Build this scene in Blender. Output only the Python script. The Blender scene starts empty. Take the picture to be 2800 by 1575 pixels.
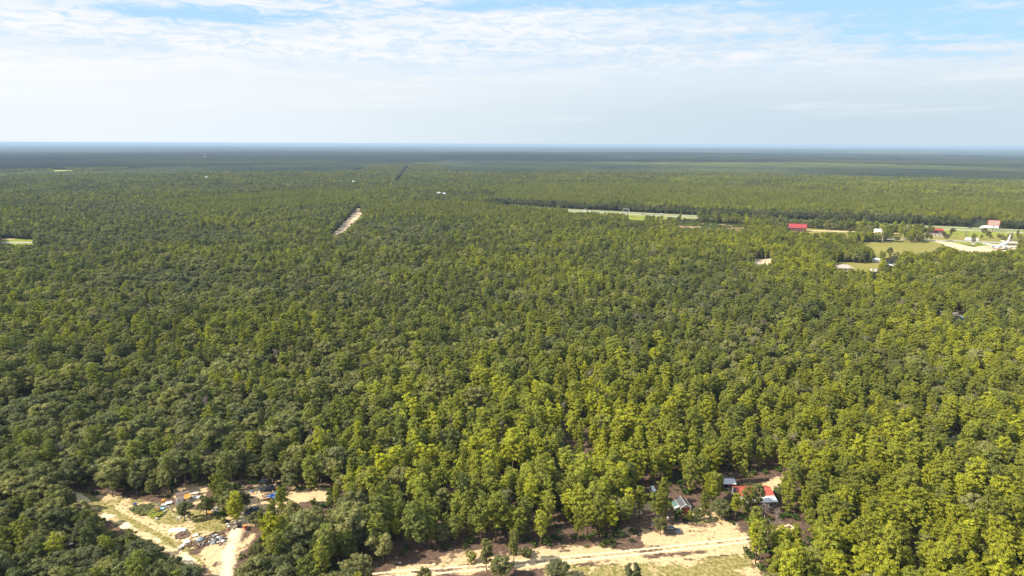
import bpy, math, random
import numpy as np
from mathutils import Matrix, Vector
R = math.radians
random.seed(7); RNG = np.random.default_rng(11)
sc = bpy.context.scene
COL = sc.collection

# ------------------------------------------------------------------ camera
H = 105.0; PITCH = 11.98; ROLL = 0.21; FPX = 1858.0; CX, CY = 1400.0, 787.5
cam = bpy.data.cameras.new('camera'); camo = bpy.data.objects.new('camera', cam); COL.objects.link(camo)
cam.sensor_width = 36.0; cam.lens = 36.0 * FPX / 2800.0; cam.clip_start = 1.0; cam.clip_end = 200000.0
ROT = Matrix.Rotation(R(90 - PITCH), 4, 'X') @ Matrix.Rotation(R(ROLL), 4, 'Z')
camo.matrix_world = Matrix.Translation((0, 0, H)) @ ROT
sc.camera = camo
M3 = np.array(ROT.to_3x3())

# ------------------------------------------------------------------ light
SUN_EL = 40.0; SUN_DIR = Vector((-0.95, -0.30, 0)).normalized()
sun_vec = Vector((SUN_DIR.x * math.cos(R(SUN_EL)), SUN_DIR.y * math.cos(R(SUN_EL)), math.sin(R(SUN_EL))))
sl = bpy.data.lights.new('sun', 'SUN'); sl.energy = 5.0; sl.angle = R(0.53); sl.color = (1.0, 0.91, 0.75)
so = bpy.data.objects.new('sun', sl); COL.objects.link(so)
so.rotation_euler = (-sun_vec).to_track_quat('-Z', 'Y').to_euler(); so.location = (0, 0, 300)
sc.view_settings.view_transform = 'Standard'; sc.view_settings.look = 'None'
sc.view_settings.exposure = 0.88; sc.view_settings.gamma = 1.0; sc.view_settings.use_curve_mapping = False
sc.cycles.max_bounces = 5; sc.cycles.diffuse_bounces = 3; sc.cycles.transmission_bounces = 3
sc.cycles.volume_bounces = 0; sc.cycles.transparent_max_bounces = 4

def ns(tree, kind, **kw):
    n = tree.nodes.new(kind)
    for k, v in kw.items(): setattr(n, k, v)
    return n
class NT:
    """small helper to write node graphs as expressions"""
    def __init__(s, tree): s.t = tree; s.l = tree.links
    def put(s, sock, v):
        if isinstance(v, (int, float)): sock.default_value = v
        elif isinstance(v, (tuple, list)):
            if len(sock.default_value) == 4 and len(v) == 3: v = (*v, 1)
            sock.default_value = v
        elif v is not None: s.l.new(v, sock)
    def m(s, op, a, b=None, c=None, clamp=False):
        n = ns(s.t, 'ShaderNodeMath', operation=op, use_clamp=clamp)
        for i, v in enumerate((a, b, c)):
            if v is not None: s.put(n.inputs[i], v)
        return n.outputs[0]
    def ramp(s, v, a, b, lo=0.0, hi=1.0):
        n = ns(s.t, 'ShaderNodeMapRange', interpolation_type='SMOOTHSTEP'); s.put(n.inputs[0], v)
        for i, x in enumerate((a, b, lo, hi)): n.inputs[i + 1].default_value = x
        return n.outputs[0]
    def mix(s, f, a, b, mode='MIX'):
        n = ns(s.t, 'ShaderNodeMix', data_type='RGBA', blend_type=mode)
        s.put(n.inputs[0], f); s.put(n.inputs[6], a); s.put(n.inputs[7], b); return n.outputs[2]
    def noise(s, vec, scale, detail=3, rough=.55, dist=0.0):
        n = ns(s.t, 'ShaderNodeTexNoise'); s.put(n.inputs['Vector'], vec)
        n.inputs['Scale'].default_value = scale; n.inputs['Detail'].default_value = detail
        n.inputs['Roughness'].default_value = rough; n.inputs['Distortion'].default_value = dist
        return n.outputs[0]
    def xyz(s, x, y, z):
        n = ns(s.t, 'ShaderNodeCombineXYZ')
        for i, v in enumerate((x, y, z)): s.put(n.inputs[i], v)
        return n.outputs[0]
    def sep(s, v):
        n = ns(s.t, 'ShaderNodeSeparateXYZ'); s.l.new(v, n.inputs[0]); return n.outputs
    def attr(s, name, kind='GEOMETRY'):
        return ns(s.t, 'ShaderNodeAttribute', attribute_name=name, attribute_type=kind)
    def grad(s, f, stops):
        n = ns(s.t, 'ShaderNodeValToRGB'); s.put(n.inputs[0], f); e = n.color_ramp.elements
        while len(e) < len(stops): e.new(0.5)
        for el, (p, c) in zip(e, stops): el.position = p; el.color = (*c, 1)
        return n.outputs[0]

# ------------------------------------------------------------------ sky (world)
w = bpy.data.worlds.new('World'); sc.world = w; w.use_nodes = True; w.node_tree.nodes.clear()
g = NT(w.node_tree)
STR = 0.12
sky = ns(g.t, 'ShaderNodeTexSky', sky_type='NISHITA', sun_disc=False, sun_elevation=R(SUN_EL),
         sun_rotation=math.atan2(SUN_DIR.x, SUN_DIR.y), altitude=100, air_density=1.0, dust_density=1.5, ozone_density=1.5)
tc = ns(g.t, 'ShaderNodeTexCoord').outputs['Generated']
x, y, z = g.sep(tc)
az = g.m('ARCTAN2', x, y); el = g.m('ARCSINE', z)
# haze veil: paler towards the sun side on the left, bluish grey to the right
side = g.ramp(az, -0.62, 0.45, 0, 1)
veil = g.mix(side, (0.87, 0.935, 0.99), (0.60, 0.735, 0.825))
mid = g.mix(side, (0.97, 0.975, 1.0), (0.76, 0.85, 0.93))
veil = g.mix(g.ramp(el, 0.02, 0.115), veil, mid)
# two families of cloud: long thin streaks and mottled small puffs
st = g.noise(g.xyz(g.m('MULTIPLY', x, 2.2), g.m('MULTIPLY', y, 2.2), g.m('MULTIPLY', z, 26)), 1.6, 6, .58, .35)
pf = g.noise(g.xyz(g.m('MULTIPLY', x, 13), g.m('MULTIPLY', y, 13), g.m('MULTIPLY', z, 60)), 1.8, 6, .66, .6)
big = g.noise(g.xyz(g.m('MULTIPLY', x, 2.6), g.m('MULTIPLY', y, 2.6), g.m('MULTIPLY', z, 17)), 1.25, 3, .5, .2)
cloudy = g.m('ADD', g.m('MULTIPLY', st, .42), g.m('ADD', g.m('MULTIPLY', pf, .40), g.m('MULTIPLY', big, .30)))
def blob(a0, e0, sa, se, amp):
    da = g.m('DIVIDE', g.m('SUBTRACT', az, a0), sa); de = g.m('DIVIDE', g.m('SUBTRACT', el, e0), se)
    q = g.m('ADD', g.m('MULTIPLY', da, da), g.m('MULTIPLY', de, de))
    return g.m('MULTIPLY', g.m('EXPONENT', g.m('MULTIPLY', q, -1.0)), amp)
def pa(px): return math.atan((px - 1400) / 1858 * 0.90)
def pe(py): return math.atan((787.5 - py) / 1858) - R(PITCH)
openings = [(740, 62, .15, .013, .34), (1200, 108, .10, .011, .30), (1700, -4, .26, .016, .40), (40, 30, .10, .012, .24),
            (2480, 30, .20, .045, .36), (370, 82, .07, .010, .26), (2760, 110, .12, .030, .22), (1060, 22, .22, .008, .16), (120, 100, .08, .007, .22), (1500, 118, .10, .006, .16)]
covers = [(1650, 75, .30, .022, -.15), (500, 10, .30, .02, -.12), (100, 130, .3, .03, -.14), (1150, 190, .25, .03, -.10),
          (2000, 60, .12, .02, -.08)]
op = None
for px, py, sa, se, amp in openings + covers:
    b = blob(pa(px), pe(py), sa, se, amp); op = b if op is None else g.m('ADD', op, b)
dens = g.m('SUBTRACT', g.m('ADD', g.m('MULTIPLY', g.m('SUBTRACT', cloudy, .56), 1.7), .56), op)
cover = g.ramp(dens, 0.22, 0.52)                         # 0 = open blue, 1 = cloud veil
lowveil = g.m('SUBTRACT', 1.0, g.ramp(el, 0.085, 0.125))                         # nothing but veil near the horizon
cov = g.m('MAXIMUM', g.m('MULTIPLY', cover, .93), lowveil)
hi = g.ramp(el, 0.22, 0.6, 0, .22)
cov = g.m('SUBTRACT', cov, hi, clamp=True)
bright = g.m('MULTIPLY', g.ramp(dens, .48, .74), g.ramp(el, .07, .13))
veil = g.mix(g.m('MULTIPLY', bright, .75), veil, (0.98, 0.985, 1.0))
lines = g.m('MULTIPLY', g.ramp(st, .53, .72), g.ramp(el, .01, .06, .0, .35))
veil = g.mix(lines, veil, (1.0, 1.0, 1.02))
greys = g.m('MULTIPLY', g.m('SUBTRACT', 1.0, g.ramp(big, .3, .5)), g.ramp(side, .2, .8, .05, .18))
veil = g.mix(greys, veil, (0.60, 0.71, 0.84))
EXPK = 2 ** 0.85
mott = g.m('MULTIPLY', g.m('SUBTRACT', 1.0, g.ramp(pf, .40, .56)), g.ramp(el, .075, .13, 0, .62))
veil = g.mix(mott, veil, (0.62, 0.80, 0.97))
mot2 = g.m('MULTIPLY', g.m('SUBTRACT', 1.0, g.ramp(st, .42, .56)), g.ramp(el, .05, .11, .0, .36))
veil = g.mix(mot2, veil, (0.66, 0.81, 0.95))
vs = g.mix(1.0, veil, (1 / STR / EXPK,) * 3, 'MULTIPLY')
skyc = g.mix(1.0, sky.outputs[0], (1.0, 1.0, 1.0), 'MULTIPLY')
blue = g.mix(.85, skyc, (0.44 / STR / EXPK, 0.72 / STR / EXPK, 1.0 / STR / EXPK))   # thin high haze lit by the sun
blue = g.mix(g.m('SUBTRACT', 1.0, g.ramp(el, .25, .9)), skyc, blue)
colr = g.mix(cov, blue, vs)
bg = ns(g.t, 'ShaderNodeBackground'); g.l.new(colr, bg.inputs[0]); bg.inputs[1].default_value = STR
wo = ns(g.t, 'ShaderNodeOutputWorld'); g.l.new(bg.outputs[0], wo.inputs[0])

# ------------------------------------------------------------------ projection helpers (2800 x 1575 picture units)
def at(px, py, z=0.0):
    d = M3 @ np.array([(px - CX) / FPX, (CY - py) / FPX, -1.0])
    t = (z - H) / d[2]
    return float(d[0] * t), float(d[1] * t)
def proj(X, Y, Z):
    X, Y, Z = np.broadcast_arrays(np.asarray(X, float), np.asarray(Y, float), np.asarray(Z, float) - H)
    P = np.stack([X, Y, Z], -1) @ M3
    dz = -P[..., 2]; dz = np.where(dz < 1, 1, dz)
    return CX + FPX * P[..., 0] / dz, CY - FPX * P[..., 1] / dz, dz
def mpp(px, py):
    X, Y = at(px, py); return float(proj(X, Y, 0)[2]) / FPX
def inpoly(X, Y, poly):
    X = np.asarray(X); Y = np.asarray(Y); r = np.zeros(X.shape, bool); n = len(poly)
    for i in range(n):
        x1, y1 = poly[i]; x2, y2 = poly[(i + 1) % n]
        if y1 == y2: continue
        c = ((Y < y1) != (Y < y2)) & (X < (x2 - x1) * (Y - y1) / (y2 - y1) + x1); r ^= c
    return r
def sdist(X, Y, poly):
    d = np.full(X.shape, 1e9); n = len(poly)
    for i in range(n):
        a = np.array(poly[i]); b = np.array(poly[(i + 1) % n]); ab = b - a
        t = np.clip(((X - a[0]) * ab[0] + (Y - a[1]) * ab[1]) / max(ab @ ab, 1e-9), 0, 1)
        d = np.minimum(d, np.hypot(X - a[0] - t * ab[0], Y - a[1] - t * ab[1]))
    return np.where(inpoly(X, Y, poly), -d, d)
def ldist(X, Y, line):
    d = np.full(X.shape, 1e9)
    for a, b in zip(line[:-1], line[1:]):
        a = np.array(a); b = np.array(b); ab = b - a
        t = np.clip(((X - a[0]) * ab[0] + (Y - a[1]) * ab[1]) / (ab @ ab), 0, 1)
        d = np.minimum(d, np.hypot(X - a[0] - t * ab[0], Y - a[1] - t * ab[1]))
    return d
def hsh(i, j, s):
    v = np.sin(i * 127.1 + j * 311.7 + s * 74.7) * 43758.5453; return v - np.floor(v)
def vnoise(X, Y, s=0):
    X = np.asarray(X, float); Y = np.asarray(Y, float)
    i = np.floor(X); j = np.floor(Y); u = X - i; v = Y - j; u = u * u * (3 - 2 * u); v = v * v * (3 - 2 * v)
    return (hsh(i, j, s) * (1 - u) + hsh(i + 1, j, s) * u) * (1 - v) + (hsh(i, j + 1, s) * (1 - u) + hsh(i + 1, j + 1, s) * u) * v
def fbm(X, Y, s=0, o=4):
    r = 0; a = .5; t = 0
    for k in range(o): r = r + a * vnoise(X * 2 ** k, Y * 2 ** k, s + k * 9); t += a; a *= .5
    return r / t
def ss(v, a, b): t = np.clip((v - a) / (b - a), 0, 1); return t * t * (3 - 2 * t)
def terr(X, Y):
    X = np.asarray(X, float); Y = np.asarray(Y, float); d = np.hypot(X, Y)
    h = ss(d, 1500, 4000) * (26 * (fbm(X / 1900, Y / 1500, 3, 3) - .5) + 34 * (fbm(X / 5200, Y / 3800, 5, 2) - .55))
    # a shallow creek valley crossing the woods on the left
    c = np.exp(-((Y - (1480 + 0.55 * (X + 900))) / 110.0) ** 2) * ss(-X, 350, 800)
    return h - 9.0 * c * ss(d, 1100, 1400) - 22.0 * ss(d, 3500, 12000)
def W(poly): return [at(*p) for p in poly]

# ------------------------------------------------------------------ materials
MATS = {}
def principled(name, build):
    m = bpy.data.materials.new(name); m.use_nodes = True; m.node_tree.nodes.clear(); q = NT(m.node_tree)
    o = ns(q.t, 'ShaderNodeOutputMaterial'); q.l.new(build(q), o.inputs[0]); MATS[name] = m; return m
def pbsdf(q, color, rough=.8, metal=0., spec=.3, bump=None, bs=.3, bd=.1):
    b = ns(q.t, 'ShaderNodeBsdfPrincipled'); q.put(b.inputs['Base Color'], color)
    q.put(b.inputs['Roughness'], rough); q.put(b.inputs['Metallic'], metal); q.put(b.inputs['Specular IOR Level'], spec)
    if bump is not None:
        k = ns(q.t, 'ShaderNodeBump'); k.inputs['Strength'].default_value = bs; k.inputs['Distance'].default_value = bd
        q.l.new(bump, k.inputs['Height']); q.l.new(k.outputs[0], b.inputs['Normal'])
    return b.outputs[0]
def simple(name, c, rough=.7, metal=0., spec=.3, var=.25, scale=2.0):
    def f(q):
        p = ns(q.t, 'ShaderNodeTexCoord').outputs['Object']
        n = q.noise(p, scale, 4, .6)
        cc = q.mix(q.ramp(n, .3, .7), tuple(v * (1 - var) for v in c), tuple(min(1, v * (1 + var * .6)) for v in c))
        return pbsdf(q, cc, rough, metal, spec, n, .15, .02)
    return principled(name, f)
def metal_sheet(name, c, rust=(.25, .12, .07), amount=.3, rough=.4, ribs=3.0):
    def f(q):
        p = ns(q.t, 'ShaderNodeTexCoord').outputs['Object']
        n = q.noise(p, 1.3, 5, .65); s = q.sep(p)
        rib = q.m('SINE', q.m('MULTIPLY', s[0], ribs * 6.28))
        cc = q.mix(q.m('MULTIPLY', q.ramp(n, .5, .75), amount), c, rust)
        cc = q.mix(q.ramp(q.noise(p, 6, 3), .4, .8, 0, .15), cc, tuple(v * .6 for v in c))
        return pbsdf(q, cc, rough, .25, .4, rib, .35, .03)
    return principled(name, f)
def foliage(name, stops, trans=.30, vary=.45):
    """leaf material: hue follows each tree's own 'tint', value its own 'shade', plus leaf-scale variation"""
    def f(q):
        t = q.attr('tint', 'INSTANCER').outputs['Fac']; v = q.attr('shade', 'INSTANCER').outputs['Fac']
        P = ns(q.t, 'ShaderNodeNewGeometry').outputs['Position']
        n = q.noise(P, .55, 3, .6); n2 = q.noise(P, 2.6, 2, .6)
        c = q.grad(q.m('ADD', t, q.m('MULTIPLY', q.m('SUBTRACT', n, .5), .35)), stops)
        k = q.m('MULTIPLY', q.m('ADD', .55, v), q.m('ADD', 1 - vary / 2, q.m('MULTIPLY', n2, vary)))
        c = q.mix(1.0, c, q.xyz(k, k, k), 'MULTIPLY')
        a = pbsdf(q, c, .75, 0, .08)
        tr = ns(q.t, 'ShaderNodeBsdfTranslucent'); q.l.new(q.mix(1.0, c, (1.15, 1.2, .55), 'MULTIPLY'), tr.inputs[0])
        mx = ns(q.t, 'ShaderNodeMixShader'); mx.inputs[0].default_value = trans
        q.l.new(a, mx.inputs[1]); q.l.new(tr.outputs[0], mx.inputs[2]); return mx.outputs[0]
    return principled(name, f)
PINE_STOPS = [(0.0, (.078, .094, .036)), (.35, (.126, .142, .036)), (.7, (.178, .190, .030)), (1.0, (.245, .250, .024))]
OAK_STOPS = [(0.0, (.090, .100, .052)), (.35, (.132, .138, .054)), (.7, (.180, .174, .068)), (1.0, (.200, .215, .036))]
m_pine = foliage('pine_needles', PINE_STOPS, .36)
m_oak = foliage('oak_leaves', OAK_STOPS, .36)
m_shrub = foliage('shrub_leaves', [(0, (.05, .09, .03)), (.5, (.10, .14, .03)), (1, (.22, .22, .04))])
m_bark = simple('pine_bark', (.16, .105, .075), .9, var=.4)
m_oakbark = simple('oak_bark', (.17, .15, .125), .9, var=.35)
m_dead = simple('bleached_wood', (.30, .245, .215), .9, var=.25)
m_brown = simple('dead_leaves', (.17, .085, .045), .85, var=.35)
white = simple('white_paint', (.80, .80, .79), .45, var=.06, spec=.4)
offwhite = simple('aged_white', (.52, .49, .45), .6, var=.15)
black = simple('black_rubber', (.02, .02, .022), .8)
glass = simple('dark_glass', (.03, .04, .05), .08, spec=.8, var=.1)
rimm = simple('wheel_metal', (.5, .5, .52), .3, metal=.7)
redtin = metal_sheet('red_metal_roof', (.50, .115, .075), (.35, .07, .05), .3, .45)
redtin2 = metal_sheet('crimson_metal_roof', (.36, .06, .065), (.3, .05, .05), .25, .45, 1.5)
tin = metal_sheet('pale_tin', (.62, .64, .68), (.35, .3, .28), .35, .4)
greytin = metal_sheet('grey_tin', (.105, .105, .115), (.3, .24, .2), .55, .5)
browntin = metal_sheet('brown_grey_roof', (.20, .16, .155), (.13, .1, .09), .5, .7)
greentin = metal_sheet('green_lean_to_roof', (.10, .20, .17), (.25, .3, .26), .5, .5)
redboard = simple('red_boards', (.28, .055, .03), .75, var=.35, scale=4)
greyboard = simple('weathered_boards', (.27, .24, .21), .85, var=.3, scale=4)
timber = simple('raw_timber', (.42, .28, .16), .8, var=.3)
darktimber = simple('dark_timber', (.16, .10, .065), .85, var=.3)
bluetarp = simple('blue_tarp_sheet', (.03, .22, .62), .5, var=.2)
paleblue = simple('pale_blue_sheet', (.25, .52, .75), .5, var=.2)
bluedark = simple('dark_blue_plastic', (.03, .05, .30), .4)
orange = simple('orange_plastic', (.70, .30, .05), .6)
red = simple('red_plastic', (.55, .06, .04), .5)
rust = simple('rusty_metal', (.23, .075, .035), .85, var=.4)
greyblue = simple('grey_blue_sheet', (.22, .26, .30), .6, var=.35)
concrete = simple('tan_wall', (.42, .37, .30), .8, var=.15)
maroon = simple('maroon_wall', (.10, .05, .055), .8)
carblue = simple('dark_blue_grey_paint', (.05, .065, .10), .25, spec=.6, var=.1)
carwhite = simple('white_car_paint', (.80, .80, .80), .25, spec=.5, var=.03)
cargrey = simple('grey_car_paint', (.16, .16, .17), .3, spec=.5, var=.05)
carblack = simple('dark_car_paint', (.035, .035, .04), .3, spec=.5, var=.05)
ash = simple('ash_and_soil', (.15, .11, .085), .95, var=.4)
yellowt = simple('yellow_straw', (.5, .4, .18), .8)
polewood = simple('pole_wood', (.32, .27, .22), .85)

def ground_near(q):
    P = ns(q.t, 'ShaderNodeNewGeometry').outputs['Position']
    c = q.attr('cover'); s = ns(q.t, 'ShaderNodeSeparateColor'); q.l.new(c.outputs['Color'], s.inputs[0])
    sand, grass, rut = s.outputs[0], s.outputs[1], s.outputs[2]
    n1 = q.noise(P, .12, 5, .6); n2 = q.noise(P, .9, 5, .65); n3 = q.noise(P, 5, 3, .6)
    litter = q.mix(q.ramp(n2, .3, .7), (.070, .046, .034), (.165, .105, .075))
    litter = q.mix(q.ramp(n3, .55, .75, 0, .5), litter, (.26, .19, .14))
    sandc = q.mix(q.ramp(n2, .3, .75), (.50, .35, .19), (.70, .53, .31))
    sandc = q.mix(q.ramp(n1, .42, .7, 0, .7), sandc, (.56, .38, .22))
    sandc = q.mix(q.ramp(n3, .54, .68, 0, .55), sandc, (.33, .235, .15))
    n4 = q.noise(P, 1.9, 6, .7, .4); sandc = q.mix(q.ramp(n4, .50, .64, 0, .45), sandc, (.50, .36, .22)); sandc = q.mix(q.ramp(n4, .60, .70, 0, .5), sandc, (.24, .20, .10))
    grs = q.mix(q.ramp(n2, .35, .65), (.16, .155, .040), (.38, .30, .14))
    grs = q.mix(q.ramp(n3, .45, .7, 0, .6), grs, (.16, .155, .035))
    k = q.m('ADD', q.m('MULTIPLY', q.m('SUBTRACT', n2, .5), .9), q.m('MULTIPLY', q.m('SUBTRACT', n3, .5), .55))
    col = q.mix(q.ramp(q.m('ADD', grass, k), .35, .65), litter, grs)
    col = q.mix(q.ramp(q.m('ADD', sand, k), .38, .62), col, sandc)
    col = q.mix(q.ramp(q.m('ADD', rut, q.m('MULTIPLY', k, .5)), .35, .7), col, (.78, .64, .41))
    h = q.m('ADD', n2, q.m('MULTIPLY', n3, .5))
    return pbsdf(q, col, .95, 0, .1, h, .6, .25)
m_near = principled('sand_grass_litter', ground_near)
def ground_far(q):
    P = ns(q.t, 'ShaderNodeNewGeometry').outputs['Position']
    n = q.noise(P, .006, 5, .6); n2 = q.noise(P, .08, 5, .65); n3 = q.noise(P, .0011, 4, .6)
    c = q.mix(q.ramp(n2, .3, .7), (.022, .027, .014), (.055, .050, .026))
    c = q.mix(q.ramp(n, .4, .65, 0, .55), c, (.05, .06, .018))
    c = q.mix(q.ramp(n3, .35, .65, 0, .5), c, (.03, .04, .03))
    return pbsdf(q, c, 1, 0, .05, n2, .5, 2)
m_far = principled('forest_floor', ground_far)
def flatmat(name, a, b, sc1=.05, sc2=.6, c3=None):
    def f(q):
        P = ns(q.t, 'ShaderNodeNewGeometry').outputs['Position']
        n = q.noise(P, sc1, 5, .6); n2 = q.noise(P, sc2, 4, .6)
        c = q.mix(q.ramp(q.m('ADD', q.m('MULTIPLY', n, .5), q.m('MULTIPLY', n2, .5)), .35, .65), a, b)
        if c3: c = q.mix(q.ramp(n2, .55, .72, 0, .7), c, c3)
        return pbsdf(q, c, .95, 0, .1, n2, .3, .2)
    return principled(name, f)
m_field = flatmat('dry_field_grass', (.19, .18, .045), (.27, .235, .07), .02, .25, (.16, .17, .04))
m_green = flatmat('mown_verge_grass', (.17, .20, .03), (.25, .27, .04), .02, .3)
m_lightgreen = flatmat('bright_meadow', (.22, .26, .05), (.30, .34, .07), .02, .1)
m_asph = flatmat('pale_asphalt', (.30, .29, .27), (.38, .36, .33), .05, .5)
m_asph2 = flatmat('grey_asphalt', (.22, .22, .21), (.28, .27, .25), .05, .5)
m_sandfar = flatmat('far_sand', (.50, .37, .23), (.66, .52, .35), .06, .5)
m_scrub = flatmat('brown_scrub', (.20, .15, .075), (.28, .2, .11), .03, .3, (.14, .13, .05))
m_mark = simple('road_paint', (.75, .74, .68), .7)

# ------------------------------------------------------------------ mesh helpers
def mkmesh(name, V, F, mats, mi=None, smooth=False):
    me = bpy.data.meshes.new(name); V = np.asarray(V, np.float32)
    if isinstance(F, np.ndarray) and F.ndim == 2:
        me.vertices.add(len(V)); me.vertices.foreach_set('co', V.ravel())
        k = F.shape[1]; me.loops.add(F.size); me.loops.foreach_set('vertex_index', F.astype(np.int32).ravel())
        me.polygons.add(len(F)); me.polygons.foreach_set('loop_start', np.arange(0, F.size, k, dtype=np.int32))
        me.polygons.foreach_set('loop_total', np.full(len(F), k, dtype=np.int32)); me.update(calc_edges=True)
    else: me.from_pydata([tuple(map(float, v)) for v in V], [], F); me.update()
    for m in (mats if isinstance(mats, (list, tuple)) else [mats]): me.materials.append(m)
    if mi is not None: me.polygons.foreach_set('material_index', np.asarray(mi, np.int32))
    if smooth: me.polygons.foreach_set('use_smooth', np.ones(len(me.polygons), bool))
    return me
def obj(name, me, parent=None, loc=None, **props):
    o = bpy.data.objects.new(name, me); COL.objects.link(o)
    if parent is not None: o.parent = parent
    if loc is not None: o.location = loc
    for k, v in props.items(): o[k] = v
    return o
def thing(name, label, cat, loc=(0, 0, 0), rz=0, group=None):
    o = bpy.data.objects.new(name, None); COL.objects.link(o); o.location = loc; o.rotation_euler = (0, 0, rz)
    o.empty_display_size = .5; o['label'] = label; o['category'] = cat
    if group: o['group'] = group
    return o
class MB:
    def __init__(s): s.v = []; s.f = []
    def add(s, V, F):
        n = len(s.v); s.v += [tuple(map(float, p)) for p in V]; s.f += [tuple(i + n for i in f) for f in F]; return s
    def box(s, c, d, rz=0, taper=1.0, bev=0.0):
        x, y, z = (k / 2 for k in d); co, si = math.cos(rz), math.sin(rz)
        if bev:
            b = min(bev, x * .45, y * .45); ring = [(-x + b, -y), (x - b, -y), (x, -y + b), (x, y - b), (x - b, y), (-x + b, y), (-x, y - b), (-x, -y + b)]
        else: ring = [(-x, -y), (x, -y), (x, y), (-x, y)]
        n = len(ring); V = []
        for zz, t in ((-z, 1), (z, taper)):
            for px, py in ring:
                px *= t; py *= t; V.append((c[0] + px * co - py * si, c[1] + px * si + py * co, c[2] + zz))
        F = [tuple(range(n - 1, -1, -1)), tuple(range(n, 2 * n))] + [(i, (i + 1) % n, n + (i + 1) % n, n + i) for i in range(n)]
        return s.add(V, F)
    def prism(s, pts, axis, a, b):
        """extrude a 2D outline along axis 'x' or 'y' or 'z' between a and b"""
        n = len(pts); V = []
        for t in (a, b):
            for u, v in pts: V.append({'x': (t, u, v), 'y': (u, t, v), 'z': (u, v, t)}[axis])
        return s.add(V, [tuple(range(n - 1, -1, -1)), tuple(range(n, 2 * n))] + [(i, (i + 1) % n, n + (i + 1) % n, n + i) for i in range(n)])
    def cyl(s, a, b, r0, r1=None, n=8):
        r1 = r0 if r1 is None else r1; a = Vector(a); b = Vector(b); d = (b - a).normalized()
        u = d.orthogonal().normalized(); v = d.cross(u); V = []
        for p, r in ((a, r0), (b, r1)):
            for i in range(n):
                t = 2 * math.pi * i / n; V.append(p + u * (r * math.cos(t)) + v * (r * math.sin(t)))
        return s.add(V, [tuple(range(n - 1, -1, -1)), tuple(range(n, 2 * n))] + [(i, (i + 1) % n, n + (i + 1) % n, n + i) for i in range(n)])
    def slab(s, p, t):
        """thin roof sheet: quad p (4 points) with thickness t downwards"""
        return s.add([*p, *[(q[0], q[1], q[2] - t) for q in p]], [(0, 1, 2, 3), (7, 6, 5, 4), (0, 4, 5, 1), (1, 5, 6, 2), (2, 6, 7, 3), (3, 7, 4, 0)])
    def mesh(s, name, mat): return mkmesh(name, s.v, s.f, mat)
    def put(s, name, mat, parent=None, **kw): return obj(name, s.mesh(name, mat), parent, **kw)
def ico(sub=0):
    import bmesh
    bm = bmesh.new(); bmesh.ops.create_icosphere(bm, subdivisions=sub + 1, radius=1)
    V = np.array([v.co[:] for v in bm.verts]); F = np.array([[v.index for v in f.verts] for f in bm.faces]); bm.free(); return V, F
ICO0, ICO1 = ico(0), ico(1)
def rot_rand(rng):
    q = rng.normal(size=4); q /= np.linalg.norm(q); a, b, c, d = q
    return np.array([[1 - 2 * (c * c + d * d), 2 * (b * c - a * d), 2 * (b * d + a * c)], [2 * (b * c + a * d), 1 - 2 * (b * b + d * d), 2 * (c * d - a * b)], [2 * (b * d - a * c), 2 * (c * d + a * b), 1 - 2 * (b * b + c * c)]])
def clumps(centers, sizes, leaves, leaf, rng, core=.62, flat=.7, sub=0):
    """foliage clumps: a small knobbly core with many loose leaf sprays round it; triangles only"""
    Vs, Fs = [], []; n = 0; IV, IF = (ICO1 if sub else ICO0)
    for c, s in zip(centers, sizes):
        V = IV * (1 + .35 * (rng.random((len(IV), 1)) - .5)) @ rot_rand(rng).T * s * core * np.array([1, 1, flat]) + c
        Vs.append(V); Fs.append(IF + n); n += len(V)
        d = rng.normal(size=(leaves, 3)); d /= np.linalg.norm(d, axis=1)[:, None]; d[:, 2] = np.abs(d[:, 2]) * 1.1 - .25
        p = c + d * s * (0.62 + .5 * rng.random((leaves, 1))) * np.array([1, 1, flat])
        nrm = d + rng.normal(size=(leaves, 3)) * .55; nrm /= np.linalg.norm(nrm, axis=1)[:, None]
        u = np.cross(nrm, rng.normal(size=(leaves, 3))); u /= np.linalg.norm(u, axis=1)[:, None]; v = np.cross(nrm, u)
        a = leaf * (.6 + .8 * rng.random((leaves, 1))); b = a * (.5 + .5 * rng.random((leaves, 1)))
        tri = np.stack([p - u * a - v * b * .6, p + u * a - v * b * .4, p + v * b, p - u * a * .3 + v * b * .8], 1).reshape(-1, 3)
        k = np.arange(leaves)[:, None] * 4 + n
        Vs.append(tri); Fs.append(np.concatenate([k + [[0, 1, 2]], k + [[0, 2, 3]]])); n += len(tri)
    return np.concatenate(Vs), np.concatenate(Fs)
def tri_tube(a, b, r0, r1, n=5):
    m = MB().cyl(a, b, r0, r1, n); V = np.array(m.v); F = []
    for f in m.f:
        for i in range(1, len(f) - 1): F.append((f[0], f[i], f[i + 1]))
    return V, np.array(F)
def merge(parts):
    Vs, Fs = [], []; n = 0
    for V, F in parts: Vs.append(V); Fs.append(F + n); n += len(V)
    return np.concatenate(Vs), np.concatenate(Fs)

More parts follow.
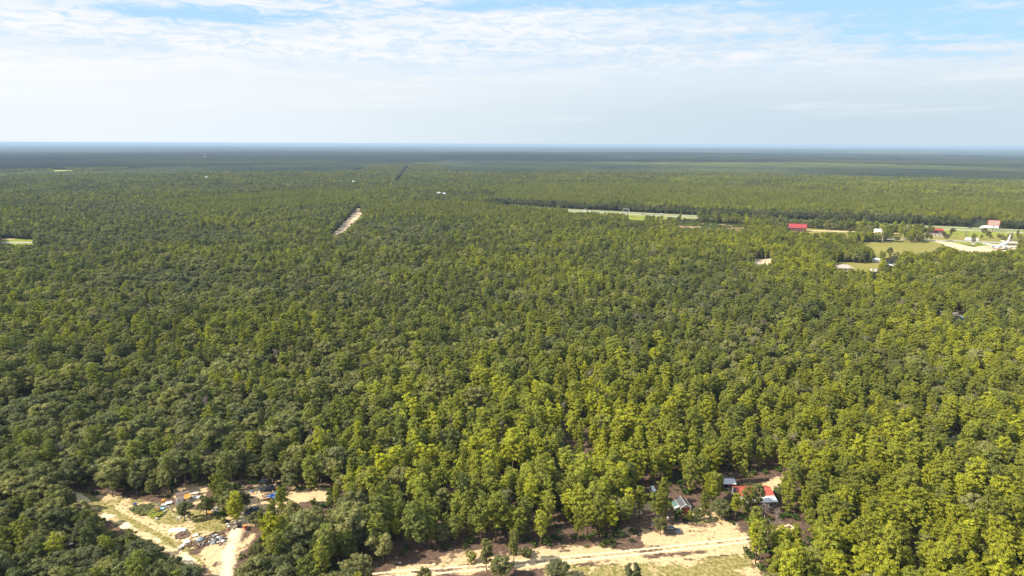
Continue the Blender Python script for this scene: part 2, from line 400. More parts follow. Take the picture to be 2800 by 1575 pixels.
def pine(seed, full=1.0):
    """about 12 m: straight bole, whorls of up-swept branches, tufted rounded crown. returns crown, wood"""
    r = np.random.default_rng(seed); Ht = 12.0; base = Ht * r.uniform(.13, .36); Rm = r.uniform(1.55, 2.25) * full
    wood = [tri_tube((0, 0, -.3), (0, 0, Ht * .55), .17, .12), tri_tube((0, 0, Ht * .55), (r.normal() * .15, r.normal() * .15, Ht - .4), .12, .03)]
    C, S = [], []; lev = 13; lop = r.random() * 6.28; lopa = r.uniform(0, .25)
    for i in range(lev):
        t = i / (lev - 1); zz = base + (Ht - base) * t * .97
        rad = Rm * math.sqrt(max(.06, 1 - ((t - .48) / .60) ** 2)) * (.82 + .18 * math.sin(i * 2.1 + seed))
        nb = max(2, int(round(6.6 * (rad / Rm) + r.uniform(-1, 1)))); a0 = r.random() * 6.28
        for k in range(nb):
            if r.random() < .12: continue
            a = a0 + k * 6.283 / nb + r.normal() * .25; q = rad * r.uniform(.55, 1.1) * (1 + lopa * math.cos(a - lop))
            p = np.array([math.cos(a) * q, math.sin(a) * q, zz + q * .22 + r.normal() * .2])
            C.append(p); S.append(r.uniform(.42, .74))
            wood.append(tri_tube((0, 0, zz - .15), tuple(p), .05, .015, 3))
            if q > 1.5: C.append(p * [.5, .5, 1] + [0, 0, -.05]); S.append(r.uniform(.4, .65))
    C.append(np.array([0, 0, Ht - .2])); S.append(.45)
    Cj = [np.array([r.normal() * .9, r.normal() * .9, base + (Ht - base) * r.uniform(.2, .9)]) for _ in range(10)]; C += Cj; S += [.6] * 10
    return clumps(C, S, 26, .21, r, core=.5, flat=.78), merge(wood)
def oak(seed, Ht=9.0, Rm=3.0, low=.28, dome=1.0, nl=46):
    """broadleaf tree: short forked trunk and limbs, lumpy rounded crown"""
    r = np.random.default_rng(seed); Rm *= r.uniform(.85, 1.15); wood = []
    fork = Ht * r.uniform(.22, .34); wood.append(tri_tube((0, 0, -.3), (r.normal() * .15, r.normal() * .15, fork), .24, .18, 6))
    C, S = [], []; cz = Ht * (low + 1) / 2; hz = Ht * (1 - low) / 2
    lobes = [(r.random() * 6.28, r.uniform(.0, .30)) for _ in range(3)]
    for i in range(nl):
        u = r.random() * 6.283; v = r.uniform(-.75, 1.0); rr = math.sqrt(max(0, 1 - v * v)) ** .8
        k = 1 + sum(a * math.cos(u - b) for b, a in lobes) * .6
        q = Rm * rr * k * r.uniform(.62, 1.0); p = np.array([math.cos(u) * q, math.sin(u) * q, cz + v * hz * dome * r.uniform(.75, 1.0)])
        C.append(p); S.append(r.uniform(.62, 1.15) * (Rm / 3) ** .6)
        if r.random() < .3: wood.append(tri_tube((0, 0, fork - .2), tuple(p), .09, .02, 3))
    for i in range(7): C.append(np.array([r.normal() * Rm * .25, r.normal() * Rm * .25, cz + r.normal() * hz * .3])); S.append(1.0)
    return clumps(C, S, 38, .23, r, core=.56, flat=.85, sub=1), merge(wood)
def bare(seed, Ht=9.0, spread=2.6, twigs=260):
    r = np.random.default_rng(seed); parts = [tri_tube((0, 0, -.2), (.1, 0, Ht * .35), .16, .12, 5), tri_tube((.1, 0, Ht * .35), (0, .1, Ht * .95), .12, .02, 4)]
    tips = []
    for i in range(26):
        t = r.uniform(.28, .9); a = r.random() * 6.28; L = spread * (1.15 - t * .75) * r.uniform(.6, 1.1)
        b = np.array([math.cos(a) * L, math.sin(a) * L, Ht * t + L * r.uniform(.45, .9)]); s = np.array([0, 0, Ht * t])
        parts.append(tri_tube(tuple(s), tuple(b), .06, .02, 3)); tips.append((s, b))
    for i in range(twigs):
        s, b = tips[r.integers(len(tips))]; k = r.uniform(.35, 1); p = s + (b - s) * k
        d = r.normal(size=3); d[2] = abs(d[2]) * .9; d *= r.uniform(.3, .62) * spread / 2.6
        parts.append(tri_tube(tuple(p), tuple(p + d), .028, .012, 3))
    return merge(parts)
def shrub(seed, Rm=1.1, hgt=1.3, n=9):
    r = np.random.default_rng(seed); C = []; S = []
    for i in range(n):
        a = r.random() * 6.28; q = Rm * math.sqrt(r.random()) * .75; C.append(np.array([math.cos(a) * q, math.sin(a) * q, hgt * r.uniform(.2, .75)])); S.append(r.uniform(.3, .55) * Rm / 1.1)
    return clumps(C, S, 14, .17, r, core=.6)

KINDS = {}
def addkind(kind, crown, wood, mleaf, mwood):
    (cv, cf), (wv, wf) = crown, wood
    n = len(KINDS.setdefault(kind, []))
    both = mkmesh('%s_whole_%02d' % (kind, n), np.concatenate([cv, wv]), np.concatenate([cf, wf + len(cv)]), [mleaf, mwood],
                  np.r_[np.zeros(len(cf), int), np.ones(len(wf), int)])
    KINDS[kind].append(dict(crown=mkmesh('%s_crown_%02d' % (kind, n), cv, cf, mleaf), wood=mkmesh('%s_trunk_%02d' % (kind, n), wv, wf, mwood), both=both))
for i in range(9): addkind('pine', *pine(100 + i, 1.0 if i < 7 else .8), m_pine, m_bark)
for i in range(9): addkind('oak', *oak(200 + i, 9.0, 2.7), m_oak, m_oakbark)

# ------------------------------------------------------------------ where the ground shows (picture outlines)
K_near = [
 [(200,1350),(240,1348),(330,1362),(430,1372),(470,1350),(475,1335),(560,1325),(570,1340),(545,1362),(560,1395),(590,1392),(600,1440),(700,1440),(682,1470),(660,1500),(652,1575),(640,1600),(560,1600),(540,1535),(485,1515),(430,1490),(350,1440),(320,1430),(285,1402),(268,1380)],
 [(664,1392),(682,1345),(700,1318),(758,1325),(760,1392),(720,1420),(664,1440)],
 [(770,1352),(900,1350),(890,1360),(860,1372),(780,1370)],
 [(1060,1600),(1010,1575),(1080,1535),(1120,1513),(1250,1494),(1400,1502),(1560,1494),(1690,1502),(1740,1508),(1756,1480),(1742,1400),(1732,1378),(1786,1372),(1800,1440),(1828,1436),(1850,1422),(1940,1432),(1990,1450),(2010,1430),(2030,1450),(2015,1480),(2030,1508),(2070,1560),(2080,1600)],
 [(1772,1330),(1797,1330),(1797,1362),(1738,1364)], [(1842,1352),(1906,1352),(1906,1405),(1842,1402)],
 [(2005,1330),(2062,1330),(2050,1376),(2015,1374)], [(2080,1330),(2106,1330),(2106,1366),(2080,1366)],
 [(1972,1298),(2012,1298),(2012,1345),(1976,1340)], [(2035,1312),(2100,1292),(2142,1292),(2138,1320),(2090,1332),(2040,1326)],
 [(180,1480),(212,1480),(208,1500),(185,1502)], [(836,1556),(856,1556),(852,1575),(838,1575)], [(2722,1380),(2742,1380),(2742,1394),(2722,1394)],
 [(2588,1192),(2624,1192),(2624,1208),(2588,1208)],
]
K_far = [
 [(1552,571),(1604,574),(1600,579),(1556,578)], [(1606,572),(1780,582),(1905,590),(1905,594),(1780,587),(1606,577)], [(1640,580),(1660,581),(1660,584),(1640,583)], [(1718,586),(1762,590),(1762,601),(1722,599)], [(1790,592),(1830,595),(1830,598),(1790,595)],
 [(1850,613),(1960,612),(2045,617),(2020,626),(1870,624)], [(2156,611),(2205,611),(2205,628),(2188,633),(2158,629)],
 [(2205,622),(2330,628),(2388,631),(2300,634),(2210,635)], [(2388,624),(2414,624),(2414,634),(2388,634)], [(2448,630),(2466,630),(2466,635),(2448,635)],
 [(2528,623),(2570,623),(2580,645),(2528,643)], [(2556,616),(2800,630),(2800,639),(2662,634),(2652,645),(2625,644),(2625,634),(2596,633),(2590,644),(2582,628)],
 [(2658,600),(2732,606),(2732,626),(2658,624)],
 [(2284,655),(2320,652),(2320,656)], [(2430,650),(2475,651),(2475,656),(2430,655)], [(2548,653),(2594,653),(2594,662),(2560,662)], [(2602,652),(2672,654),(2740,660),(2738,664),(2672,664),(2660,678),(2640,678),(2600,664)],
 [(2358,663),(2480,662),(2562,666),(2568,672),(2540,686),(2500,684),(2430,688),(2390,680)], [(2566,661),(2600,664),(2670,680),(2664,686),(2630,683),(2594,672)],
 [(2668,667),(2780,664),(2782,676),(2740,682),(2720,680),(2700,687),(2674,684)],
 [(2286,718),(2400,722),(2396,732),(2322,734),(2288,732)], [(2388,704),(2404,704),(2404,714),(2388,714)], [(2422,713),(2450,715),(2450,725),(2422,722)],
 [(2064,709),(2108,708),(2108,719),(2064,720)], [(906,642),(918,642),(986,582),(983,574),(972,577)], [(984,584),(960,606),(930,636),(938,634),(970,604),(990,590)],
 [(0,652),(92,656),(94,665),(0,666)], [(145,465),(200,466),(200,471),(145,470)], [(2562,850),(2580,850),(2580,858),(2562,858)], [(2604,854),(2636,858),(2634,870),(2606,866)],
 [(2378,738),(2402,739),(2402,744),(2378,743)],
 [(2555,640),(2572,640),(2572,654),(2555,654)],
]
thin = [[(1500,1180),(1590,1170),(1640,1270),(1600,1330),(1540,1300)], [(660,1500),(760,1510),(800,1600),(650,1600)], [(560,1330),(660,1300),(700,1320),(680,1400),(600,1400)],
        [(1740,1360),(1990,1350),(2020,1420),(1900,1440),(1800,1430)], [(760,1340),(900,1330),(900,1440),(740,1440)], [(2180,1470),(2230,1480),(2240,1575),(2150,1575)]]
Wthin = [W(p) for p in thin]

# ------------------------------------------------------------------ ground sheets
def polar_ground():
    rs = np.r_[0, np.linspace(60, 1400, 16), np.geomspace(1500, 16000, 90), np.geomspace(17000, 90000, 16)]
    na = 220; A = np.linspace(0, 2 * np.pi, na, endpoint=False); V = [(0, 0, -.12)]
    for r in rs[1:]:
        X = r * np.cos(A); Y = r * np.sin(A); Z = terr(X, Y) * (Y > 0) - .12; V += list(zip(X, Y, Z))
    F = [(0, 1 + i, 1 + (i + 1) % na) for i in range(na)]
    for k in range(len(rs) - 2):
        a = 1 + k * na; b = a + na
        for i in range(na): j = (i + 1) % na; F.append((a + i, b + i, b + j, a + j))
    me = mkmesh('ground', V, F, m_far, smooth=True); obj('ground', me, kind='structure', label='flat wooded ground running to the horizon')
polar_ground()

road = W([(940,1600),(1000,1577),(1100,1566),(1200,1560),(1300,1552),(1430,1539),(1550,1528),(1700,1514),(1850,1497),(1950,1486),(2020,1478),(2090,1468),(2160,1440)])
ltrack = W([(150,1335),(210,1356),(250,1385),(300,1415),(360,1447),(430,1485),(480,1510),(530,1540),(560,1600)])
drive = W([(1740,1360),(1762,1400),(1772,1440),(1790,1500)])
apron = W([(655,1400),(650,1450),(630,1500),(615,1560),(610,1610)])
S_polys = [W(p) for p in [
 [(560,1500),(600,1462),(650,1432),(705,1436),(705,1470),(668,1508),(655,1560),(665,1610),(545,1610),(560,1545),(540,1520)],
 [(430,1335),(560,1318),(570,1360),(600,1385),(640,1305),(700,1300),(800,1315),(905,1335),(900,1372),(790,1378),(765,1400),(740,1430),(700,1445),(600,1432),(555,1395),(480,1372)],
 [(1150,1532),(1250,1506),(1400,1500),(1560,1488),(1700,1500),(1900,1470),(2035,1450),(2060,1480),(2030,1500),(1700,1530),(1300,1570),(1000,1590),(1020,1570),(1120,1545)],
 [(1735,1375),(1790,1372),(1810,1440),(1850,1425),(1950,1440),(2010,1420),(2040,1450),(2010,1490),(1760,1500),(1745,1440)],
 [(1900,1380),(1960,1375),(1990,1430),(1930,1440)], [(2075,1320),(2150,1300),(2160,1320),(2110,1350)],
 [(1500,1555),(1700,1530),(1900,1510),(2060,1490),(2090,1560),(2080,1620),(1480,1620)],
 [(2245,1340),(2280,1345),(2280,1380),(2250,1370)], [(1650,1440),(1740,1430),(1740,1470),(1650,1470)],
]]
G_polys = [W(p) for p in [
 [(200,1340),(330,1356),(430,1375),(560,1395),(650,1400),(650,1440),(600,1455),(560,1475),(500,1525),(430,1500),(330,1450),(250,1400),(190,1360)],
 [(470,1515),(560,1520),(560,1610),(440,1610),(440,1540)], [(1500,1545),(1750,1540),(2050,1510),(2090,1620),(1450,1620)],
 [(1860,1405),(1960,1395),(1990,1430),(1900,1435)], [(2010,1320),(2090,1318),(2100,1332),(2010,1330)], [(0,1560),(200,1560),(200,1610),(0,1610)],
 [(2575,1185),(2640,1185),(2640,1215),(2575,1215)],
]]
def near_ground():
    sp = .55; xs = np.arange(-185, 175, sp); ys = np.arange(118, 262, sp); X, Y = np.meshgrid(xs, ys); nx, ny = len(xs), len(ys)
    jit = 1.6 * (fbm(X / 4, Y / 4, 21) - .5) * 2
    def soft(d, w): return 1 - ss(d + jit, -w, w)
    sand = np.zeros_like(X)
    for p in S_polys: sand = np.maximum(sand, .92 * soft(sdist(X, Y, p), 2.2))
    sand[...] *= (.62 + .38 * ss(fbm(X / 9, Y / 9, 33), .3, .6))
    dr, dl, dd, da = ldist(X, Y, road), ldist(X, Y, ltrack), ldist(X, Y, drive), ldist(X, Y, apron)
    sand = np.maximum(sand, soft(dr, 1.2 + 2.2)); sand = np.maximum(sand, .95 * soft(dl - .8, 1.6)); sand = np.maximum(sand, .8 * soft(dd, 2))
    grass = np.zeros_like(X)
    for p in G_polys: grass = np.maximum(grass, (.85 if p is not G_polys[0] else .72) * soft(sdist(X, Y, p), 2.5))
    rut = np.exp(-((dr - .95) / .38) ** 2) * (dr < 3); rut = np.maximum(rut, .75 * np.exp(-((dl - .7) / 1.1) ** 2) * ss(fbm(X / 4, Y / 4, 65), .3, .6)); rut = np.maximum(rut, .9 * np.exp(-(da / 3.2) ** 2) * (.5 + .5 * fbm(X / 2.5, Y / 6, 77)))
    sand = np.where((dr < .5), sand * .62, sand)
    # green scrub over the ground below the track
    sand = np.where(inpoly(X, Y, G_polys[2]) & (dr > 2.6), sand * (.22 + .6 * ss(fbm(X / 6, Y / 6, 55), .38, .66)), sand)
    verge = (~inpoly(X, Y, G_polys[2])) & (dr > 3) & (dl > 3.2); sand = np.where(verge, sand * (.45 + .55 * ss(fbm(X / 5, Y / 5, 57), .32, .52)), sand)
    sand = np.where(inpoly(X, Y, G_polys[0]) & (dl > 3), sand * .30 + .62 * ss(fbm(X / 7, Y / 7, 58) + .04 + .12 * ss(dl, 14, 4), .42, .62), sand)
    Z = .10 * (fbm(X / 3, Y / 3, 91) - .5) + .5 * (fbm(X / 25, Y / 25, 92) - .5) * ss(dr, 3, 12) * 0 - .10 * rut * (dr < 2)
    cov = np.stack([sand, grass, rut, np.ones_like(X)], -1).reshape(-1, 4).astype(np.float32)
    V = np.stack([X, Y, Z], -1).reshape(-1, 3)
    i, j = np.meshgrid(np.arange(nx - 1), np.arange(ny - 1)); a = (j * nx + i).ravel(); F = np.stack([a, a + 1, a + nx + 1, a + nx], 1)
    cxy = V[F].mean(1); fr = ldist(cxy[:, 0], cxy[:, 1], road) < 2.1; fl = (ldist(cxy[:, 0], cxy[:, 1], ltrack) < 1.9) & ~fr
    fs = (sand.ravel()[a] > .45) & ~fr & ~fl; fg = (grass.ravel()[a] > .4) & ~fr & ~fl & ~fs; rest = ~(fr | fl | fs | fg)
    for nm, msk, lb in (('sandy_road', fr, 'pale two-rut sandy road crossing the bottom of the picture'), ('dirt_track', fl, 'sandy track entering the clearing from the upper left'),
                        ('bare_sand', fs, 'bare pale sand of the clearings'), ('grassy_ground', fg, 'thin dry grass of the clearings'), ('forest_floor', rest, 'brown leaf litter under the nearest trees')):
        f = F[msk]; u, inv = np.unique(f, return_inverse=True); me = mkmesh(nm, V[u], inv.reshape(-1, 4), m_near, smooth=True)
        at_ = me.attributes.new('cover', 'FLOAT_COLOR', 'POINT'); at_.data.foreach_set('color', cov[u].ravel())
        obj(nm, me, kind='structure', label=lb)
near_ground()

def sheet(name, poly, mat, z, label, step=0, jag=0.):
    P = W(poly) if step == 0 else poly
    V = []; n = len(P)
    for i in range(n):
        a = np.array(P[i]); b = np.array(P[(i + 1) % n]); k = max(1, int(np.hypot(*(b - a)) / 6)) if jag else 1
        for t in range(k):
            p = a + (b - a) * t / k
            if jag: p = p + RNG.normal(size=2) * jag
            V.append((p[0], p[1], z))
    return obj(name, mkmesh(name, V, [tuple(range(len(V)))], mat), kind='structure', label=label)
def strip(name, line, width, mat, z, label):
    P = [np.array(p) for p in line]; L, Rr = [], []
    for i, p in enumerate(P):
        d = (P[min(i + 1, len(P) - 1)] - P[max(i - 1, 0)]); d /= np.hypot(*d); nn = np.array([-d[1], d[0]]) * width / 2
        L.append((*(p + nn), z)); Rr.append((*(p - nn), z))
    n = len(P); return obj(name, mkmesh(name, L + Rr, [(n + i, n + i + 1, i + 1, i) for i in range(n - 1)], mat), kind='structure', label=label)
hw_a = W([(1380, 562), (1555, 573.5), (1900, 590.5), (2230, 605), (2557, 619.5), (2800, 630)]); hw_b = W([(1380, 569), (1610, 579.5), (1880, 594), (2230, 611), (2580, 627), (2800, 636.5)])
hw_a.append((hw_a[-1][0] * 2 - hw_a[-2][0], hw_a[-1][1] * 2 - hw_a[-2][1])); hw_b.append((hw_b[-1][0] * 2 - hw_b[-2][0], hw_b[-1][1] * 2 - hw_b[-2][1]))
sheet('highway_verge', [(1380,560),(1560,571),(1900,588),(2230,603),(2560,617),(2900,632),(2900,650),(2640,646),(2560,640),(2230,616),(1880,599),(1765,603),(1722,601),(1700,592),(1600,584),(1380,574)], m_green, -.05, 'green mown verge and median of the highway')
strip('highway_far_lanes', hw_a, 11, m_asph2, .02, 'far carriageway of the highway on the right')
strip('highway_near_lanes', hw_b, 11, m_asph, .02, 'near carriageway of the highway on the right')
def offs(line, o):
    P = [np.array(p) for p in line]; r = []
    for i, p in enumerate(P):
        d = (P[min(i + 1, len(P) - 1)] - P[max(i - 1, 0)]); d /= np.hypot(*d); r.append(tuple(p + np.array([-d[1], d[0]]) * o))
    return r
for ln, nm in ((hw_a, 'far'), (hw_b, 'near')):
    for o_ in (-4.9, 4.9): strip('edge_line', offs(ln, o_), .35, m_mark, .04, 'painted edge line of the highway')
sheet('brown_scrub_field', [(1800,606),(1960,608),(2060,614),(2060,632),(1860,632)], m_scrub, -.06, 'brown scrubby clearing left of the red-roofed building', jag=1.5)
sheet('roadside_grass', [(2060,616),(2210,618),(2480,630),(2600,640),(2900,655),(2900,668),(2600,668),(2400,655),(2200,640),(2060,634)], m_field, -.06, 'dry grass strip round the roadside buildings', jag=1.5)
strip('sand_driveway', W([(2200,630),(2290,632.5),(2390,635),(2500,641)]), 9, m_sandfar, -.01, 'pale sand drive between the red-roofed buildings')
strip('frontage_road', W([(2180,645),(2300,649),(2430,653.5),(2560,657),(2680,661),(2900,669)]), 10, m_asph, .0, 'pale side road with a parked white motorhome')
sheet('dry_field', [(2340,662),(2480,661),(2566,665),(2600,680),(2560,700),(2400,705),(2340,690)], m_field, -.055, 'yellow-brown open field on the right', jag=1.2)
sheet('sand_turnout', [(2550,657),(2600,663),(2665,675),(2700,671),(2800,671),(2805,684),(2680,690),(2630,686),(2592,674),(2562,663)], m_sandfar, -.03, 'bright sand turnout beside the aeroplane shape', jag=1.0)
sheet('verge_lawn', [(2604,661),(2665,663),(2740,666),(2740,671),(2670,672),(2630,668)], m_green, -.02, 'green lawn between side road and sand turnout', jag=.6)
sheet('house_lawn', [(2280,714),(2410,718),(2410,742),(2290,742)], m_field, -.05, 'small lawn round the grey hipped roof', jag=.8)
sheet('sandy_yard', [(2055,708),(2115,706),(2115,730),(2055,730)], m_sandfar, -.05, 'small sandy yard with a white pole', jag=.8)
sheet('straight_dirt_road', [(900,650),(925,647),(990,585),(992,570),(977,570)], m_sandfar, -.03, 'straight bare sand road cut through the woods', jag=1.0)
sheet('road_shoulder_grass', [(930,646),(945,640),(1000,590),(992,585)], m_green, -.04, 'grassy shoulder of the straight dirt road', jag=1.5)
sheet('left_grass_strip', [(-60,650),(95,655),(110,668),(-60,672)], m_green, -.05, 'grass strip beside the road at the left edge', jag=1.0)
strip('left_road', W([(-60, 664), (0, 663.5), (60, 663), (110, 662.5)]), 9, m_asph, .0, 'pale road glimpsed at the left edge')
sheet('left_sand_bank', [(-60,651),(20,651),(40,654),(0,656),(-60,656)], m_sandfar, -.02, 'orange sand bank at the left edge', jag=.8)
_p = W([(140,462),(205,463),(206,473),(142,472)]); _z = float(terr(*np.mean(_p, 0)))
sheet('bright_meadow', _p, m_lightgreen, _z + .6, 'small bright green meadow far off on the left', step=1)
sheet('pool_yard', [(2555,846),(2645,850),(2645,876),(2570,872)], m_scrub, -.05, 'small dusty yard with a blue cover', jag=.8)
sheet('glade', [(2575,1186),(2640,1186),(2640,1212),(2575,1212)], m_field, .15, 'small sunlit grassy glade on the right', jag=.5)

# ------------------------------------------------------------------ forest positions
def field_sites(dmax, sp0):
    pts = []
    # spacing grows a little with distance
    bands = [(100, 420, sp0), (420, 900, sp0 * 1.02), (900, dmax, sp0 * 1.08)]
    for a, b, s in bands:
        xs = np.arange(-b * .92, b * .92, s); ys = np.arange(80, b + 1, s * .92); X, Y = np.meshgrid(xs, ys)
        X = X + s * .5 * (np.arange(len(ys)) % 2)[:, None]
        X = X + RNG.uniform(-.42, .42, X.shape) * s; Y = Y + RNG.uniform(-.42, .42, Y.shape) * s
        d = np.hypot(X, Y); m = (d >= a) & (d < b) & (np.abs(X) < Y * .84 + 25) & (Y > 88); pts.append(np.stack([X[m], Y[m]], 1))
    return np.concatenate(pts)
DMAX = 2500.0
S = field_sites(DMAX, 3.95)
belt = W([(1870,606),(1900,608),(2130,619),(2290,628),(2380,632),(2545,641)])
ba = np.array(belt); bl = []
for a_, b_ in zip(ba[:-1], ba[1:]):
    for k_ in np.arange(0, 1, 4.2 / np.hypot(*(b_ - a_))):
        for o_ in (0, 5, 10, 15, 20): bl.append(a_ + (b_ - a_) * k_ + np.array([RNG.uniform(-1.8, 1.8), o_ - 6 + RNG.uniform(-2, 2)]))
front = [W([(1500,588),(1600,593),(1718,603)]), W([(1768,604),(1910,610)])]
for fl_ in front:
    fa_, fb_ = np.array(fl_[0]), np.array(fl_[-1])
    for k_ in np.arange(0, 1, 4.5 / np.hypot(*(fb_ - fa_))):
        for o_ in (0, 6, 12): bl.append(fa_ + (fb_ - fa_) * k_ + np.array([RNG.uniform(-2, 2), o_ - 4 + RNG.uniform(-2, 2)]))
S = S[ldist(S[:, 0], S[:, 1], belt) > 17]; S = np.concatenate([S, np.array(bl)])
# strips of single trees either side of the far firebreak, and round the far meadow
fb = W([(1082, 505), (1118, 452)]); fbx = np.array(fb)
def fine_region(X, Y): return (ldist(X, Y, fb) < 170) | (np.hypot(X - np.mean([p[0] for p in _p]), (Y - np.mean([p[1] for p in _p])) / 1.6) < 190)
gx, gy = np.meshgrid(np.arange(-3200, 400, 5.4), np.arange(1200, 5200, 5.4)); gx = (gx + RNG.uniform(-2, 2, gx.shape)).ravel(); gy = (gy + RNG.uniform(-2, 2, gy.shape)).ravel()
gm = fine_region(gx, gy) & (np.hypot(gx, gy) >= DMAX); ex = np.stack([gx[gm], gy[gm]], 1); ex = ex[ldist(ex[:, 0], ex[:, 1], fb) > 9]
S = np.concatenate([S, ex]); X, Y = S.T
N = len(X); dist = np.hypot(X, Y); azi = np.arctan2(X, Y)
stand = fbm(X / 120, Y / 120, 40, 3); stand2 = fbm(X / 38, Y / 38, 44, 3)
ppine = np.clip(.30 + .42 * ss(azi, -.45, .35) + 1.1 * (stand - .5) + .35 * np.exp(-((dist - 190) / 70) ** 2) * ss(azi, -.35, -.15), .06, .94)
is_pine = RNG.random(N) < ppine
# plantations: even, paler, smaller pines
PL = [W(p) for p in [[(960,600),(1060,560),(1400,563),(1640,590),(1640,612),(1200,606),(1000,604)], [(1400,560),(1300,520),(1500,505),(1900,510),(2800,555),(2900,610),(2300,590),(1900,575)], [(380,560),(900,520),(1000,540),(900,575),(500,600)], [(1540,640),(2300,700),(2200,760),(1500,700)]]]
plant = np.zeros(N, bool)
for p in PL[:3]: plant |= inpoly(X, Y, p)
is_pine = np.where(plant, RNG.random(N) < .93, is_pine)
hs = np.where(is_pine, RNG.normal(.92, .17, N), RNG.normal(.95, .19, N)); hs *= .86 + .30 * fbm(X / 60, Y / 60, 71, 3)
hs = np.where(plant, hs * .78, hs)
hs = np.clip(hs * .90, .45, 1.4)
ws = hs * np.clip(RNG.normal(1.10, .17, N), .75, 1.6)
Ht = np.where(is_pine, 12.0, 9.6) * hs
inbelt = ldist(X, Y, belt) < 17
keep = RNG.random(N) > .05
keep &= ldist(X, Y, fb) > 8
keep &= fbm(X / 14, Y / 14, 63, 2) > .22
for p in Wthin: keep &= ~(inpoly(X, Y, p) & (RNG.random(N) < .72))
rad = np.where(is_pine, 2.0, 2.6) * ws
for zz in (0., .2, .4, .6, .8, 1.0):
    for sx in (-.7, .7):
        px, py, dz = proj(X + sx * rad * (zz > 0), Y, Ht * zz + terr(X, Y)); 
        for kp in (K_near if zz >= 0 else []): keep &= ~(inpoly(px, py, kp) & (dist < 420))
        for kp in K_far: keep &= ~(inpoly(px, py, kp) & (dist > 250) & ~(inbelt & (px > 1905) & (px < 2555)))
# keep the far clearings really clear
for sh_ in (hw_a, hw_b): keep &= ldist(X, Y, sh_) > 13
keep &= ldist(X, Y, road) > 4.5; keep &= ldist(X, Y, ltrack) > 3.6
for nm in ('highway_verge', 'dry_field', 'sand_turnout', 'brown_scrub_field', 'straight_dirt_road'):
    me = bpy.data.objects[nm].data; po = [tuple(v.co[:2]) for v in me.vertices]; free = (ldist(X, Y, belt) < 17) | (np.minimum(*[ldist(X, Y, f_) for f_ in front]) < 12)
    keep &= ~(inpoly(X, Y, po) & ~free & (RNG.random(N) < (.93 if nm != 'brown_scrub_field' else .7)))
sr = W([(2060,616),(2210,618),(2480,630),(2600,640),(2900,655),(2900,668),(2600,668),(2400,655),(2200,640),(2060,634)]); keep &= ~(inpoly(X, Y, sr) & ~inbelt & (RNG.random(N) < .55))
for hx_, hy_, hr_ in ((1195, 1118, 8.5), (2035, 742, 7), (2146, 680, 6), (1030, 562, 9), (1084, 560, 8), (2585, 706, 7), (1385, 1420, 3.5)):
    a_, b_ = at(hx_, hy_); keep &= np.hypot(X - a_, Y - b_) > hr_; keep &= ~((np.abs(X - a_ * Y / b_) < hr_ * .8) & (Y < b_) & (Y > b_ - hr_ * 1.35))
# a dark, clear strip of broadleaf trees lines the far side of the highway
X, Y, is_pine, hs, ws, Ht, dist, azi, plant, stand, stand2 = (a[keep] for a in (X, Y, is_pine, hs, ws, Ht, dist, azi, plant, stand, stand2))
N = len(X)
far_edge = ldist(X, Y, hw_a) ; edge = (far_edge < 45) & (Y > 0); is_pine = np.where(edge & (RNG.random(N) < .75), False, is_pine)
right = ss(azi, -.15, .55); nearb = ss(dist, 420, 180)
tint = .30 + .30 * right + .16 * nearb * ss(azi, -.5, -.1) + .75 * (stand - .5) + .45 * (stand2 - .5) + RNG.normal(0, .21, N)
tint = np.where(plant, .52 + .16 * right + RNG.normal(0, .06, N), tint); tint = np.where(edge, tint * .25, tint)
tint = np.clip(tint, 0, 1)
shade = np.clip(.72 + .66 * (fbm(X / 26, Y / 26, 81, 3) - .5) + RNG.normal(0, .19, N) + .10 * right + .26 * (1 - right), .15, 1.3); shade = np.where(edge, shade * .7, shade)
rotz = RNG.uniform(0, 6.283, N); var = np.where(is_pine, RNG.integers(0, 9, N), RNG.integers(0, 9, N)); Z = terr(X, Y)
bx, by, dzz = proj(X, Y, Z + Ht * .6)
inframe = (bx > -10) & (bx < 2810) & (by > 300) & (by < 1590)

